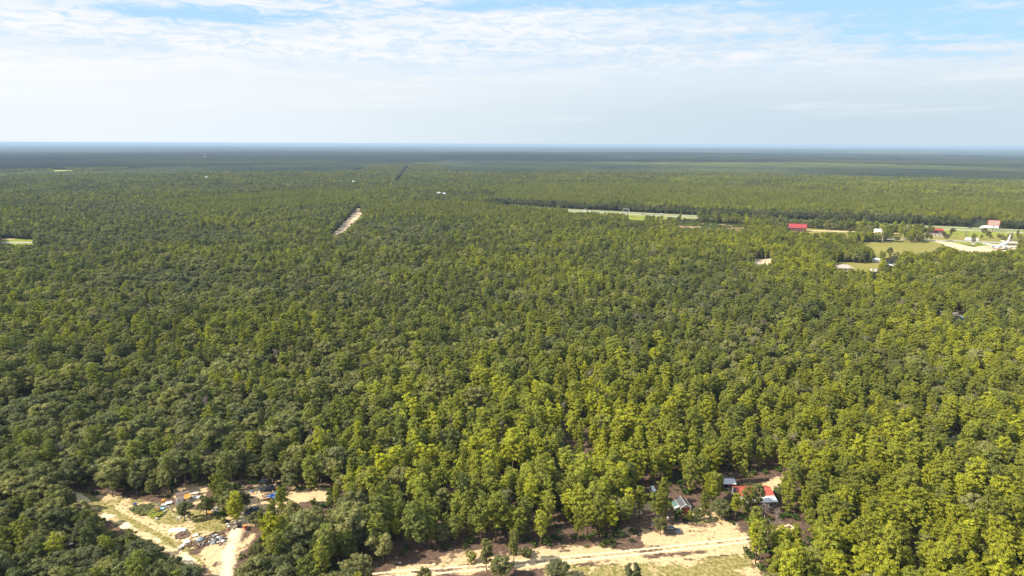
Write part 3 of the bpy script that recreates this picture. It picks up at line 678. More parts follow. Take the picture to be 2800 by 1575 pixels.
# ------------------------------------------------------------------ stuff forests through geometry nodes
def gn_scatter(name, coll, pts, rots, scls, idx, tint, shade, **props):
    me = bpy.data.meshes.new(name); me.vertices.add(len(pts)); me.vertices.foreach_set('co', np.asarray(pts, np.float32).ravel())
    for nm, ty, arr, key in (('rot', 'FLOAT_VECTOR', rots, 'vector'), ('scl', 'FLOAT_VECTOR', scls, 'vector'), ('vi', 'INT', idx, 'value'), ('tint', 'FLOAT', tint, 'value'), ('shade', 'FLOAT', shade, 'value')):
        a = me.attributes.new(nm, ty, 'POINT'); a.data.foreach_set(key, np.asarray(arr, np.int32 if ty == 'INT' else np.float32).ravel())
    o = obj(name, me, **props); t = bpy.data.node_groups.new(name, 'GeometryNodeTree')
    t.interface.new_socket('Geometry', in_out='INPUT', socket_type='NodeSocketGeometry'); t.interface.new_socket('Geometry', in_out='OUTPUT', socket_type='NodeSocketGeometry')
    gi = t.nodes.new('NodeGroupInput'); go = t.nodes.new('NodeGroupOutput'); ip = t.nodes.new('GeometryNodeInstanceOnPoints')
    ci = t.nodes.new('GeometryNodeCollectionInfo'); ci.inputs[0].default_value = coll; ci.inputs['Separate Children'].default_value = True; ci.inputs['Reset Children'].default_value = True
    def na(nm, dt): n = t.nodes.new('GeometryNodeInputNamedAttribute'); n.data_type = dt; n.inputs[0].default_value = nm; return n.outputs[0]
    L = t.links.new; L(gi.outputs[0], ip.inputs['Points']); L(ci.outputs[0], ip.inputs['Instance']); ip.inputs['Pick Instance'].default_value = True
    L(na('vi', 'INT'), ip.inputs['Instance Index']); L(na('rot', 'FLOAT_VECTOR'), ip.inputs['Rotation']); L(na('scl', 'FLOAT_VECTOR'), ip.inputs['Scale'])
    L(ip.outputs[0], go.inputs[0]); md = o.modifiers.new('scatter', 'NODES'); md.node_group = t; return o
def kit(name, meshes):
    c = bpy.data.collections.new(name)
    for i, m in enumerate(meshes): c.objects.link(bpy.data.objects.new('%s_%02d' % (name, i), m))
    return c
kit_pine = kit('pine_kit', [k['both'] for k in KINDS['pine']]); kit_oak = kit('oak_kit', [k['both'] for k in KINDS['oak']])
vis_size = np.where(is_pine, 12, 11) * hs / dzz
order = np.argsort(-vis_size * inframe)
pick_p = [i for i in order if is_pine[i]][:296]; pick_o = [i for i in order if not is_pine[i]][:272]
picked = np.zeros(N, bool); picked[pick_p] = True; picked[pick_o] = True
for nm, msk, kt, lb in (('pine_woods', is_pine & ~picked, kit_pine, 'pines of the wide forest beyond the nearest trees'), ('broadleaf_woods', ~is_pine & ~picked, kit_oak, 'rounded broadleaf trees of the wide forest')):
    n = msk.sum(); zz = np.zeros(n)
    tiltx = RNG.normal(0, .03, n); tilty = RNG.normal(0, .03, n)
    gn_scatter(nm, kt, np.stack([X[msk], Y[msk], Z[msk]], 1), np.stack([tiltx, tilty, rotz[msk]], 1), np.stack([ws[msk], ws[msk], hs[msk]], 1), var[msk], tint[msk], shade[msk], kind='stuff', label=lb)
print('trees', N, 'pines', int(is_pine.sum()))

m_farwood = foliage('far_canopy', [(p, (c[0] * .34, c[1] * .38, c[2] * .80)) for p, c in PINE_STOPS], .1)  # darker, bluer copy of the pine colours: self-shadow and haze put into colour
# distant forest: square patches of simple crowns
def patch(seed, size, n, r0=1.7, r1=3.3):
    r = np.random.default_rng(seed); Vs, Fs = [], []; k = 0; IV, IF = ICO0
    gxy = int(math.sqrt(n)); s = size / gxy
    for i in range(gxy):
        for j in range(gxy):
            rr = r.uniform(r0, r1); c = np.array([(i + .5) * s - size / 2 + r.uniform(-.45, .45) * s, (j + .5) * s - size / 2 + r.uniform(-.45, .45) * s, r.uniform(6.2, 9.5)])
            V = IV * (1 + .4 * (r.random((len(IV), 1)) - .5)) @ rot_rand(r).T * [rr, rr, rr * 1.15] + c; Vs.append(V); Fs.append(IF + k); k += len(V)
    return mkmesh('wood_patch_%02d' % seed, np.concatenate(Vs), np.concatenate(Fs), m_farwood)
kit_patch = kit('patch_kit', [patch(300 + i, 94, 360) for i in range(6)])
def patches(a, b, s, name, lb, hsc):
    xs = np.arange(-b * .95, b * .95, 90 * s); ys = np.arange(200, b, 90 * s); PX, PY = np.meshgrid(xs, ys); PX = PX.ravel(); PY = PY.ravel()
    d = np.hypot(PX, PY); m = (d > a) & (d < b) & (np.abs(PX) < PY * .86 + 300) & ~fine_region(PX, PY); PX, PY = PX[m], PY[m]; n = len(PX)
    st_ = fbm(PX / 420, PY / 420, 140, 4); st2 = fbm(PX / 1400, PY / 900, 150, 3); rt = ss(np.arctan2(PX, PY), -.2, .5); dd = np.hypot(PX, PY)
    t = np.clip(.34 + RNG.normal(0, .10, n) + .15 * rt + .9 * (st_ - .5) + .9 * (st2 - .5), 0, 1); sh = np.clip(.42 + 1.0 * (st2 - .5) + .5 * (st_ - .5) + RNG.normal(0, .13, n), .08, .9)
    # pale even plantations on the right
    pl = np.zeros(n, bool)
    for p in PL[:3]: pl |= inpoly(PX, PY, p)
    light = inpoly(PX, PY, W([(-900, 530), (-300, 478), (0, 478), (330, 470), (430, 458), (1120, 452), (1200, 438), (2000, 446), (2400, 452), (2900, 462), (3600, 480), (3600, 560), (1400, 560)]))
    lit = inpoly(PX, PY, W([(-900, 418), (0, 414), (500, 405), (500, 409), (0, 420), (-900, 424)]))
    sh = np.where(light, np.clip(sh + .22, .3, 1), np.clip(sh * .42 - .22, -.25, .2)); sh = np.where(dd > 11000, sh + .30, sh)  # canopy outside the light area darkened: cloud shadow put into its colour
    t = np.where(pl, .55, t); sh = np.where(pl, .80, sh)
    rz = RNG.integers(0, 4, n) * math.pi / 2; zz = terr(PX, PY)
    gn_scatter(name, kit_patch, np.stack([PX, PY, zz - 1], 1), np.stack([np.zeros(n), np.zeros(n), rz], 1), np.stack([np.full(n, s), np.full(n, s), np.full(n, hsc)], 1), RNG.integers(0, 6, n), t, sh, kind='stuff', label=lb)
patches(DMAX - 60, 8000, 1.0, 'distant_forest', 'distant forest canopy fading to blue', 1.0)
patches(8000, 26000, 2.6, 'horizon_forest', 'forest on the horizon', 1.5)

nb_ = 620; bi = RNG.choice(np.where((dist > 190) & (dist < 1100) & inframe)[0], nb_, replace=False)
kit_bare = kit('bare_kit', [mkmesh('bare_top_%d' % i, *bare(650 + i, 9.6, 2.6, 340), m_dead) for i in range(4)])
gn_scatter('bare_woods', kit_bare, np.stack([X[bi] + 2.2, Y[bi] + 1.5, Z[bi]], 1), np.stack([np.zeros(nb_), np.zeros(nb_), rotz[bi]], 1), np.stack([RNG.uniform(.6, 1, nb_), RNG.uniform(.6, 1, nb_), RNG.uniform(.85, 1.2, nb_)], 1), RNG.integers(0, 4, nb_), tint[bi], shade[bi], kind='stuff', label='bare grey crowns scattered through the wide forest')
sx_, sy_ = RNG.uniform(0, 1, (2, 900)); qx = 1840 + 210 * sx_; qy = 608 + 22 * sy_; sp_ = np.array([at(a, b) for a, b in zip(qx, qy)]); n = len(sp_); us = RNG.uniform(.5, 1.9, n)
sp_ = sp_[vnoise(sp_[:, 0] / 20, sp_[:, 1] / 20, 6) > .35]; n = len(sp_); us = us[:n]
kit_scrub = kit('scrub_kit', [mkmesh('scrub_%d' % i, *shrub(440 + i), m_shrub) for i in range(4)])
gn_scatter('field_scrub', kit_scrub, np.c_[sp_, np.zeros(n)], np.stack([np.zeros(n), np.zeros(n), RNG.uniform(0, 6, n)], 1), np.stack([us, us, us], 1), RNG.integers(0, 4, n), RNG.uniform(.2, .7, n), RNG.uniform(.3, .8, n), kind='stuff', label='low scrub scattered over the brown clearing by the highway')
# undergrowth (low bushes under and between the trees) and grass tufts
kit_shrub = kit('shrub_kit', [mkmesh('bush_%d' % i, *shrub(400 + i), m_shrub) for i in range(5)])
ux = RNG.uniform(-330, 330, 15000); uy = RNG.uniform(120, 420, 15000)
um = (np.abs(ux) < uy * .82 + 10); upx, upy, _ = proj(ux, uy, .5)
for kp in K_near: um &= ~inpoly(upx, upy, kp)
um &= (ldist(ux, uy, road) > 3.5) & (ldist(ux, uy, ltrack) > 3); ux, uy = ux[um], uy[um]; n = len(ux); us = RNG.uniform(.6, 1.5, n)
gn_scatter('undergrowth', kit_shrub, np.stack([ux, uy, np.zeros(n)], 1), np.stack([np.zeros(n), np.zeros(n), RNG.uniform(0, 6.28, n)], 1), np.stack([us, us, us], 1), RNG.integers(0, 5, n), np.clip(RNG.normal(.3, .2, n), 0, 1), np.clip(RNG.normal(.4, .15, n), .1, .9), kind='stuff', label='low bushes between the trees')
tx = RNG.uniform(-180, 170, 26000); ty = RNG.uniform(120, 250, 26000); tp, tq, _ = proj(tx, ty, 0)
ok = np.zeros(len(tx), bool)
for p in G_polys: ok |= inpoly(tx, ty, p)
for p in S_polys[2:4] + S_polys[6:7]: ok |= inpoly(tx, ty, p) & (RNG.random(len(tx)) < .25)
ok &= (ldist(tx, ty, road) > 1.9) & (ldist(tx, ty, ltrack) > 2.2); tx, ty = tx[ok], ty[ok]; n = len(tx); us = RNG.uniform(.06, .26, n)
gn_scatter('grass_tufts', kit_shrub, np.stack([tx, ty, np.zeros(n)], 1), np.stack([np.zeros(n), np.zeros(n), RNG.uniform(0, 6.28, n)], 1), np.stack([us, us, us * .8], 1), RNG.integers(0, 5, n), np.clip(RNG.normal(.85, .2, n), 0, 1), np.clip(RNG.normal(1.1, .15, n), .3, 1.5), kind='stuff', label='grass tufts and weeds on the cleared ground')

# ------------------------------------------------------------------ landmarks used in the labels: (picture x, y, phrase)
LM = [(485,1446,'the white upturned hull'),(550,1480,'the long timber poles'),(510,1355,'the patched shelter with orange sheet'),(744,1355,'the blue tarp'),
      (1870,1380,'the red-fronted shed'),(2055,1350,'the red-roofed house'),(1785,1346,'the small white van'),(1835,1450,'the parked dark blue car'),(1990,1318,'the pale tin-roofed shed'),
      (1280,1545,'the red-and-white marker post'),(1385,1400,'the bare grey tree above the road'),(195,1490,'the grey tin roof at left'),(675,1262,'the silvery roof hidden in trees'),
      (1560,1250,'the brown gap in the middle woods'),(230,1355,'the upper end of the left track'),(845,1563,'the white sack at the wood edge'),(2090,1310,'the shaded brown clearing'),
      (650,1440,'the plank heap'),(400,1395,'the green vine patch'),(1500,1530,'the middle of the sandy road'),(2030,1478,'the right end of the sandy road'),(2733,1387,'the white speck in the right woods'),
      (0,1400,'the left edge'),(30,1560,'the bottom left corner'),(2780,1560,'the bottom right corner'),(2790,1420,'the right edge'),(2400,1570,'the bottom edge right of the scrub'),(1000,1500,'the shaded gravel strip'),
      (1730,1575,'the dark cedar at the bottom edge'),(2250,1360,'the sandy gap right of the red house'),(1140,1560,'the left end of the sandy road'),(900,1355,'the sandy yard end'),(330,1480,'the lower left track bend'),
      (1640,1440,'the sand edge left of the driveway'),(2500,1400,'the middle of the right-hand woods'),(1100,1400,'the middle of the roadside pines')]
TREES = []   # (root object, picture x, y, kind words, tint, shade, scale)
def relation(dx, dy):
    a = math.degrees(math.atan2(-dy, dx)) % 360
    return ['right of', 'behind and right of', 'behind', 'behind and left of', 'left of', 'in front and left of', 'in front of', 'in front and right of'][int(((a + 22.5) % 360) // 45)]
def mktree(kind, i, x, y, z, rz, w_, h_, ti, sh, nm, words, group, cat='tree', label=None):
    o = thing(nm, '', cat, (x, y, z), rz, group); o.scale = (w_, w_, h_)
    k = KINDS[kind][i]
    for pn, me in (('trunk', k['wood']), ('crown', k['crown'])):
        c = obj(pn, me, o); c['tint'] = float(ti); c['shade'] = float(sh)
    a, b, _ = proj(x, y, z + (7 if kind != 'shrub' else .5) * h_); TREES.append([o, float(a), float(b), words, ti, sh, h_, label]); return o
for i in pick_p: mktree('pine', int(var[i]), X[i], Y[i], Z[i], rotz[i], ws[i], hs[i], tint[i], shade[i], 'pine_tree', 'pine', 'pines of the near woods')
for i in pick_o: mktree('oak', int(var[i]), X[i], Y[i], Z[i], rotz[i], ws[i], hs[i], tint[i], shade[i], 'oak_tree', 'round tree', 'round-crowned trees of the near woods')

# special trees placed one by one: (base x, base y, kind, variant, width, height, tint, shade, label)
addkind('oak', *oak(251, 12.5, 6.2, .22, 1.0, 120), m_oak, m_oakbark)     # 9 : the big round one
addkind('oak', *oak(252, 12.0, 5.2, .12, .9, 90), m_oak, m_oakbark)       # 10: wide dark spreading one
addkind('oak', *oak(253, 10.0, 2.1, .12, 1.0, 60), m_oak, m_oakbark)      # 11: narrow upright
addkind('shrub', shrub(501, 1.6, 3.6, 26), tri_tube((0, 0, -.1), (0, 0, 1), .08, .04), m_oak, m_oakbark)
addkind('shrub', shrub(502, 2.2, 3.0, 34), tri_tube((0, 0, -.1), (0, 0, 1), .08, .04), m_oak, m_oakbark)
SP = [(1195,1118,'oak',9,1,1,.80,.62,'big dome-shaped oak with brighter crown in the middle of the woods'),
 (2035,742,'oak',10,1,1,.35,.30,'wide dark spreading tree left of the sandy yard with the pole'),
 (2146,680,'oak',3,1,.95,1.0,1.3,'bright yellow-green tree left of the far field'),
 (1030,562,'oak',11,2.1,1.9,.85,.80,'taller of the two pale green trees past the straight dirt road'),
 (1084,560,'oak',11,1.5,1.6,1.0,.95,'shorter yellow-green tree past the straight dirt road'),
 (1956,1372,'oak',11,1.0,1.0,.95,.85,'bright green upright tree between shed and pale tin roof'),
 (1972,1420,'oak',2,1.05,.62,.25,.7,'low grey-green round tree in front of the red-roofed house'),
 (1884,1428,'oak',11,.38,.38,1.0,1.0,'small bright sapling in front of the red shed doors'),
 (1796,1436,'pine',1,1.15,.9,.62,.6,'broad pine between the white van and the dark blue car'),
 (1806,1462,'oak',4,.7,.55,.6,.45,'olive tree beside the parked dark blue car'),
 (2066,1402,'oak',5,.85,1.0,.5,.6,'leafy tree covering the middle of the red-roofed house'),
 (2038,1408,'pine',2,.9,.72,.6,.6,'low pine in front of the porch of the red-roofed house'),
 (506,1425,'oak',6,.75,.62,.15,.7,'silver-green tree behind the white upturned hull'),
 (1912,1425,'oak',4,.6,.5,.3,.6,'low olive bush-like tree right of the board fence'),
 (1925,1400,'pine',3,.7,.6,.5,.6,'small pine between shed and round grey-green tree'),
 (2010,1425,'pine',6,.9,.72,.8,.8,'bright pine at the yard edge in front of the red-roofed house'),
 (1748,1420,'pine',8,1.0,.85,.7,.7,'pine on the left side of the sandy driveway'),
 (566,1408,'oak',7,.8,.68,.2,.7,'grey-green tree in the middle of the left clearing'),
 (648,1432,'pine',3,1.2,.78,.95,.85,'bright yellow-green pine beside the plank heap'),
 (600,1385,'pine',4,1.1,.85,.55,.5,'pine behind the bright one in the left clearing'),
 (665,1395,'oak',8,.8,.6,.25,.45,'small grey tree left of the blue tarp yard'),
 (700,1440,'oak',1,.8,.45,.55,.5,'low olive tree beside the orange drum'),
 (772,1420,'pine',5,.8,.82,.75,.7,'slim pine right of the blue tarp'),
 (748,1448,'pine',6,.85,.75,.6,.6,'thin pine rising from the sand below the blue tarp'),
 (720,1470,'pine',7,.7,.72,.45,.5,'leaning-looking pine with dark bare trunk right of the plank heap'),
 (700,1530,'oak',0,.7,.42,.6,.30,'dark bushy tree at the right edge of the sand apron'),
 (745,1530,'pine',0,1.25,1.05,1.0,.75,'big bright pine right of the sand apron'),
 (1287,1537,'shrub',0,1.0,1.0,.9,.55,'upright bright bush above the red-and-white marker post'),
 (1330,1560,'oak',11,.75,.9,.7,.6,'slender sapling right of the upright roadside bush'),
 (1405,1545,'oak',11,.6,1.05,.8,.65,'tall thin yellow-green sapling in the middle of the sand verge'),
 (1370,1588,'oak',3,.9,.7,.35,.85,'grey-green tree cut by the bottom edge below the road'),
 (1522,1592,'oak',6,.95,.58,.1,.85,'blue-green cedar-like tree at the bottom edge'),
 (1730,1600,'oak',7,.7,.62,.15,.8,'narrow blue-green tree at the bottom edge under the road'),
 (1160,1600,'oak',1,.6,.5,.7,.55,'small yellow-green treetop at the bottom edge left of centre'),
 (1436,1520,'shrub',1,.9,.8,.4,.3,'dark bush in the shade above the road'),
 (2660,668,'pine',2,1.35,1.0,.35,.35,'tall pine with bare trunk left of the aeroplane shape'),
 (2430,702,'oak',2,1.1,1.0,.4,.55,'dark clump of leaves beside the white roof of the far yard'),
 (2585,706,'oak',10,.85,.85,.35,.40,'large round tree between field and sand turnout')]
RT = [(2275,657),(2290,660),(2304,658),(2322,656),(2340,662),(2352,659),(2384,660),(2396,663),(2418,664),(2436,661),(2452,662),(2490,664),(2506,661),(2518,664),(2534,658),(2545,662),(2478,655),(2588,659),(2508,640),(2480,645),(2580,648),(2598,650),(2700,650),(2690,644),(2780,660),(2795,664),(2604,640)]
for k_, (px, py) in enumerate(RT):
    x_, y_ = at(px, py); mktree('pine' if k_ % 3 == 0 else 'oak', k_ % 9, x_, y_, 0, k_ * 1.7, .8 + .08 * (k_ % 4), .72 + .09 * (k_ % 5), .3 + .06 * (k_ % 5), .45 + .05 * (k_ % 4), 'roadside_tree', 'tree', 'trees along the side road by the dry field', 'tree',
        ['dark', 'olive', 'green'][k_ % 3] + ' roadside tree ' + ['at the far left', 'left', 'left of centre', 'near the middle', 'right of centre', 'right', 'at the far right'][int((px - 2270) / 76)] + ' of the side road row, ' + ['front', 'rear', 'taller', 'lower'][k_ % 4] + ' one')
for px, py, kd, vi, w_, h_, ti, sh, lb in SP:
    x_, y_ = at(px, py); mktree(kd, vi, x_, y_, 0, random.uniform(0, 6.28), w_, h_, ti, sh, {'pine': 'pine_tree', 'oak': 'broadleaf_tree', 'shrub': 'bush'}[kd], '', 'trees standing apart', 'bush' if kd == 'shrub' else 'tree', lb)
# bare and dying trees
BT = [mkmesh('bare_tree_wood_%d' % i, *bare(600 + i, 9.0 + i * .3, 2.4 + .25 * i), m_dead) for i in range(4)]
DT = [(1385,1420,1,1,1.05,'large bare grey tree above the sandy road'),(1302,1415,2,.7,.8,'smaller bare tree left of the large bare grey one'),(1190,1370,3,.7,.75,'bare pinkish treetop in the roadside pines'),
 (1238,1262,0,.75,.8,'pale bare treetop above the left part of the road'),(1030,1305,1,.8,.75,'grey bare crown at the left of the roadside woods'),(1045,1400,2,.55,.6,'small bleached treetop among the pines left of centre'),
 (1445,1355,3,.7,.9,'white-grey bare treetop right of the large bare grey tree'),(1930,1300,0,.8,.9,'bare branches above the bright upright tree'),(2090,1425,2,.9,.6,'low grey bare tree below the red-roofed house'),
 (2118,1470,1,.7,1.0,'tall bare tree at the right end of the sandy road'),(2130,1485,0,.8,.7,'short bare tree at the right end of the sandy road'),(2290,1300,3,.9,.9,'grey bare crown in the right-hand woods'),
 (1418,1030,1,.9,1.2,'bare brownish trees beside the big dome-shaped oak'),(1700,1010,2,.8,.9,'bare treetop in the upper middle woods'),(2095,930,0,.9,.9,'pale bare treetop in the upper right woods'),
 (2525,905,3,1.0,.9,'bare grey treetop left of the pale blue cover'),(2696,1000,1,1.1,1.0,'whitish bare tree in the woods near the right edge'),(2260,700,2,1.3,1.0,'grey bare tree in front of the highway poles'),
 (2640,655,0,1.9,1.15,'pinkish bare tree between side road and highway'),(2590,1320,2,.8,.9,'bare crown amid the right-hand woods below the glade'),(780,980,1,.8,.8,'bare treetop in the upper left woods'),(440,1120,3,.8,.8,'bare treetop in the left-hand woods')]
for px, py, vi, w_, h_, lb in DT:
    x_, y_ = at(px, py); o = obj('bare_tree', BT[vi], None, (x_, y_, 0), label=lb, category='dead tree', group='bare and dying trees'); o.scale = (w_, w_, h_); o.rotation_euler.z = px
bb = obj('brown_tree', mkmesh('brown_tree', *clumps([np.array([math.cos(a) * 1.1 * k, math.sin(a) * 1.1 * k, 3 + 2.2 * k * math.sin(a * 3)]) for a in np.linspace(0, 6, 12) for k in (.5, 1.2)], [.8] * 24, 20, .25, np.random.default_rng(5)), m_brown), None, (*at(112, 1590), 0), label='rust-brown dying tree near the bottom left corner', category='dead tree')

# ------------------------------------------------------------------ labels for the counted trees
used = {}
for T in TREES:
    o, a, b, words, ti, sh, h_, lb = T
    if lb: o['label'] = lb; used[lb] = 1
rest = [T for T in TREES if not T[7]]
def desc(T):
    _, a, b, words, ti, sh, h_, _ = T
    tone = 'dark ' if sh < .42 else ('bright ' if sh > .68 else '')
    hue = 'yellow-green' if ti > .66 else ('green' if ti > .42 else ('olive' if ti > .22 else 'grey-green'))
    return tone + hue, ('tall ' if h_ > 1.12 else ('small ' if h_ < .82 else '')), words
groups = {}
for T in rest:
    lm = min(LM, key=lambda l: (T[1] - l[0]) ** 2 + (1.6 * (T[2] - l[1])) ** 2)
    dx, dy = T[1] - lm[0], T[2] - lm[1]; rel = relation(dx, dy * 1.3); c, s, wd = desc(T)
    if lm[2].endswith(('edge', 'corner')) : rel = 'near'
    groups.setdefault((s, c, wd, rel, lm[2]), []).append((dx * dx + dy * dy, T))
ORD = ['nearest', 'second nearest', 'third nearest', 'fourth nearest', 'fifth nearest', 'sixth nearest', 'seventh nearest', 'eighth nearest', 'ninth nearest', 'tenth nearest'] + ['%dth nearest' % k_ for k_ in range(11, 21)] + ['21st nearest', '22nd nearest']
for (s, c, wd, rel, ln), L in groups.items():
    L.sort(key=lambda q: q[0])
    for i, (_, T) in enumerate(L):
        pre = '' if len(L) == 1 else ORD[min(i, 21)] + ' '
        lb = (pre + s + c + ' ' + wd + ' ' + rel + ' ' + ln).strip()
        if len(lb.split()) > 16: lb = lb.replace('behind and ', 'upper ').replace('in front and ', 'lower ')
        if len(lb.split()) > 16: lb = lb.replace(' from the', '').replace(' in the ', ' ').replace(' of the ', ' ')
        if len(lb.split()) > 16: lb = lb.replace('the ', '')
        T[0]['label'] = lb

# ------------------------------------------------------------------ haze: one closed box of thin air round everything
hz = MB().box((0, 0, 0), (1, 1, 1)); hm = bpy.data.materials.new('thin_haze'); hm.use_nodes = True; hm.node_tree.nodes.clear()
q = NT(hm.node_tree); pv = ns(q.t, 'ShaderNodeVolumePrincipled'); pv.inputs['Color'].default_value = (.47, .65, .88, 1)
pv.inputs['Density'].default_value = 0.000064; pv.inputs['Anisotropy'].default_value = 0.0
ho = ns(q.t, 'ShaderNodeOutputMaterial'); q.l.new(pv.outputs[0], ho.inputs['Volume'])
ZB, ZT = -60.0, 107.0
ho_ = obj('haze', hz.mesh('haze', hm), None, (0, 0, (ZB + ZT) / 2), kind='stuff', label='thin blue haze over the far forest'); ho_.scale = (190000, 190000, ZT - ZB)
# ================================================================== built things
def P3(px, py, z=0.0): x, y = at(px, py); return (x, y, z)
def heading(a, b):
    """angle of the ground line through two picture points"""
    (x1, y1), (x2, y2) = at(*a), at(*b); return math.atan2(y2 - y1, x2 - x1)

def car(px, py, label, paint, L=4.6, Wd=1.85, Hh=1.5, rz=0.0, style='suv', group=None, name='parked_car', cat='car', cx=None):
    loc = P3(px, py, .05) if cx is None else cx
    t = thing(name, label, cat, loc, rz, group); h = L / 2
    low = [(-h, .32), (-h + .05, .75), (-h + .25, .86), (-h * .52, .92), (h * .45, .96), (h - .15, .92), (h, .70), (h - .02, .32)]
    MB().prism(low, 'y', -Wd / 2, Wd / 2).put('body', paint, t)
    a, b, c, d = {'suv': (-h * .46, -h * .20, h * .80, h * .93), 'sedan': (-h * .42, -h * .10, h * .42, h * .74), 'pickup': (-h * .50, -h * .25, h * .08, h * .14), 'van': (-h * .86, -h * .62, h * .93, h * .98)}[style]
    w = Wd / 2 - .10
    V = [(a, -w, .93), (d, -w, .93), (d, w, .93), (a, w, .93), (b, -w + .14, Hh), (c, -w + .14, Hh), (c, w - .14, Hh), (b, w - .14, Hh)]
    F = [(0, 1, 5, 4), (1, 2, 6, 5), (2, 3, 7, 6), (3, 0, 4, 7)]
    MB().add(V, F + [(3, 2, 1, 0)]).put('windows', glass, t)
    MB().slab([(b - .02, -w + .12, Hh + .04), (c + .02, -w + .12, Hh + .04), (c + .02, w - .12, Hh + .04), (b - .02, w - .12, Hh + .04)], .05).put('roof', paint, t)
    if style in ('suv', 'van'):
        for yy in (-w + .16, w - .16): MB().cyl((b + .1, yy, Hh + .10), (c - .1, yy, Hh + .10), .025, n=4).put('roof_rail', rimm, t)
    if style == 'pickup': MB().box(((d + h) / 2, 0, .97), (h - d - .25, Wd - .35, .02)).put('bed_floor', black, t)
    for sx in (-h * .62, h * .62):
        for sy in (-1, 1):
            wh = obj('wheel', None, t, (sx, sy * (Wd / 2 - .10), .30)); wh.empty_display_size = .2
            MB().cyl((0, -.11, 0), (0, .11, 0), .33, n=12).put('tyre', black, wh); MB().cyl((0, sy * .112, 0), (0, sy * .13, 0), .19, n=8).put('rim', rimm, wh)
    for sy in (-1, 1):
        MB().box((-h + .03, sy * (Wd / 2 - .3), .68), (.08, .34, .14)).put('headlight', glasslight, t); MB().box((h - .02, sy * (Wd / 2 - .25), .72), (.06, .25, .16)).put('tail_light', red, t)
    return t
glasslight = simple('lamp_glass', (.75, .75, .70), .15, spec=.7, var=.05)

# ---- left clearing
t = thing('boat_hull', 'long white upturned hull lying on the grass of the left clearing', 'boat', P3(486, 1451), R(4))
L_, Wb = 4.5, 1.55; V = []; F = []
for i, (u, w_, hh) in enumerate([(-1, .70, .30), (-.85, .92, .50), (-.3, 1, .58), (.4, 1, .58), (.85, .93, .52), (1, .82, .42)]):
    x_ = u * L_ / 2; k = w_ * Wb / 2; V += [(x_, -k, 0), (x_, -k * .86, hh * .8), (x_, -k * .4, hh), (x_, k * .4, hh), (x_, k * .86, hh * .8), (x_, k, 0)]
    if i:
        for j in range(5): F.append(((i - 1) * 6 + j, i * 6 + j, i * 6 + j + 1, (i - 1) * 6 + j + 1))
F += [(0, 1, 2, 3, 4, 5), (35, 34, 33, 32, 31, 30)]
MB().add(V, F).put('hull', white, t)
for sy in (-1, 1): MB().box((0, sy * (Wb / 2 + .02), .05), (L_ * .9, .06, .08)).put('gunwale', offwhite, t)
MB().box((0, 0, .61), (L_ * .8, .07, .06)).put('keel_strip', offwhite, t)

t = thing('fire_pit', 'round dark burnt fire ring in the grass beside the white upturned hull', 'fire pit', P3(499, 1464))
m = MB()
for i in range(18):
    a = i * 6.283 / 18; r_ = 1.75 + .15 * math.sin(i * 2.3); m.box((math.cos(a) * r_, math.sin(a) * r_, .10), (.62, .40, .24), a + 1.57, .7)
m.put('rim', ash, t); MB().cyl((0, 0, .02), (0, 0, .07), 1.7, 1.6, 20).put('ash_bed', darktimber, t)
MB().box((.3, .2, .16), (1.3, .16, .16), .5).put('charred_log', black, t); MB().box((-.2, -.2, .18), (1.1, .14, .14), -.7).put('charred_log', black, t)
# poles lying side by side
LG = [((487,1508),(532,1478)),((512,1496),(590,1455)),((516,1499),(597,1457)),((520,1489),(566,1465)),((529,1497),(606,1458)),((505,1484),(548,1458)),((540,1500),(572,1482)),((549,1476),(590,1456))]
PL_ = ['pole nearest the track among the long timber poles','long pole lying along the middle of the pole pile','long pole reaching furthest up the pole pile','short pole in the middle of the pile','long pole on the sand side of the pile','pole on the grass side of the pile','shortest pole at the lower right of the pile','pole beside the grey covered mound']
for (a, b), lb in zip(LG, PL_):
    (x1, y1), (x2, y2) = at(*a), at(*b); o = MB().cyl((0, 0, .16), (x2 - x1, y2 - y1, .19), .13, .10, 7).put('timber_pole', darktimber if random.random() < .6 else timber, None, loc=(x1, y1, 0))
    o['label'] = lb; o['category'] = 'pole'; o['group'] = 'long timber poles in the left clearing'
def planksheet(px, py, w_, l_, rz, mat, nm, lb, cat, z=.12, tilt=.1, group=None):
    o = MB().slab([(-w_ / 2, -l_ / 2, 0), (w_ / 2, -l_ / 2, .02), (w_ / 2, l_ / 2, tilt), (-w_ / 2, l_ / 2, tilt * .6)], .06).put(nm, mat, None, loc=(*at(px, py), z)); o.rotation_euler.z = rz
    o['label'] = lb; o['category'] = cat
    if group: o['group'] = group
    return o
def lump(px, py, r_, mat, nm, lb, cat, sq=(1, 1, .6), seed=0, group=None, z=0):
    rr = np.random.default_rng(seed + int(px)); V = ICO1[0] * (1 + .35 * (rr.random((len(ICO1[0]), 1)) - .5)) * r_ * np.array(sq); V[:, 2] += r_ * sq[2] * .6 + z
    o = obj(nm, mkmesh(nm, V, ICO1[1], mat), None, (*at(px, py), 0), label=lb, category=cat)
    if group: o['group'] = group
    return o
def crate(px, py, d, mat, nm, lb, cat, rz=0.3, group=None, lid=True):
    t = thing(nm, lb, cat, P3(px, py), rz, group); MB().box((0, 0, d[2] / 2), d, 0, .94, .04).put('box_body', mat, t)
    if lid: MB().box((0, 0, d[2] + .03), (d[0] * 1.02, d[1] * 1.02, .06)).put('lid', offwhite if mat is white else mat, t)
    return t
planksheet(510, 1484, 1.5, 1.4, .6, white, 'white_sheet', 'larger whitish sheet lying on the near end of the poles', 'sheet', .35, .35)
planksheet(499, 1493, 1.0, 1.2, .3, offwhite, 'white_sheet', 'pale scrap sheet below the larger whitish one', 'sheet', .2)
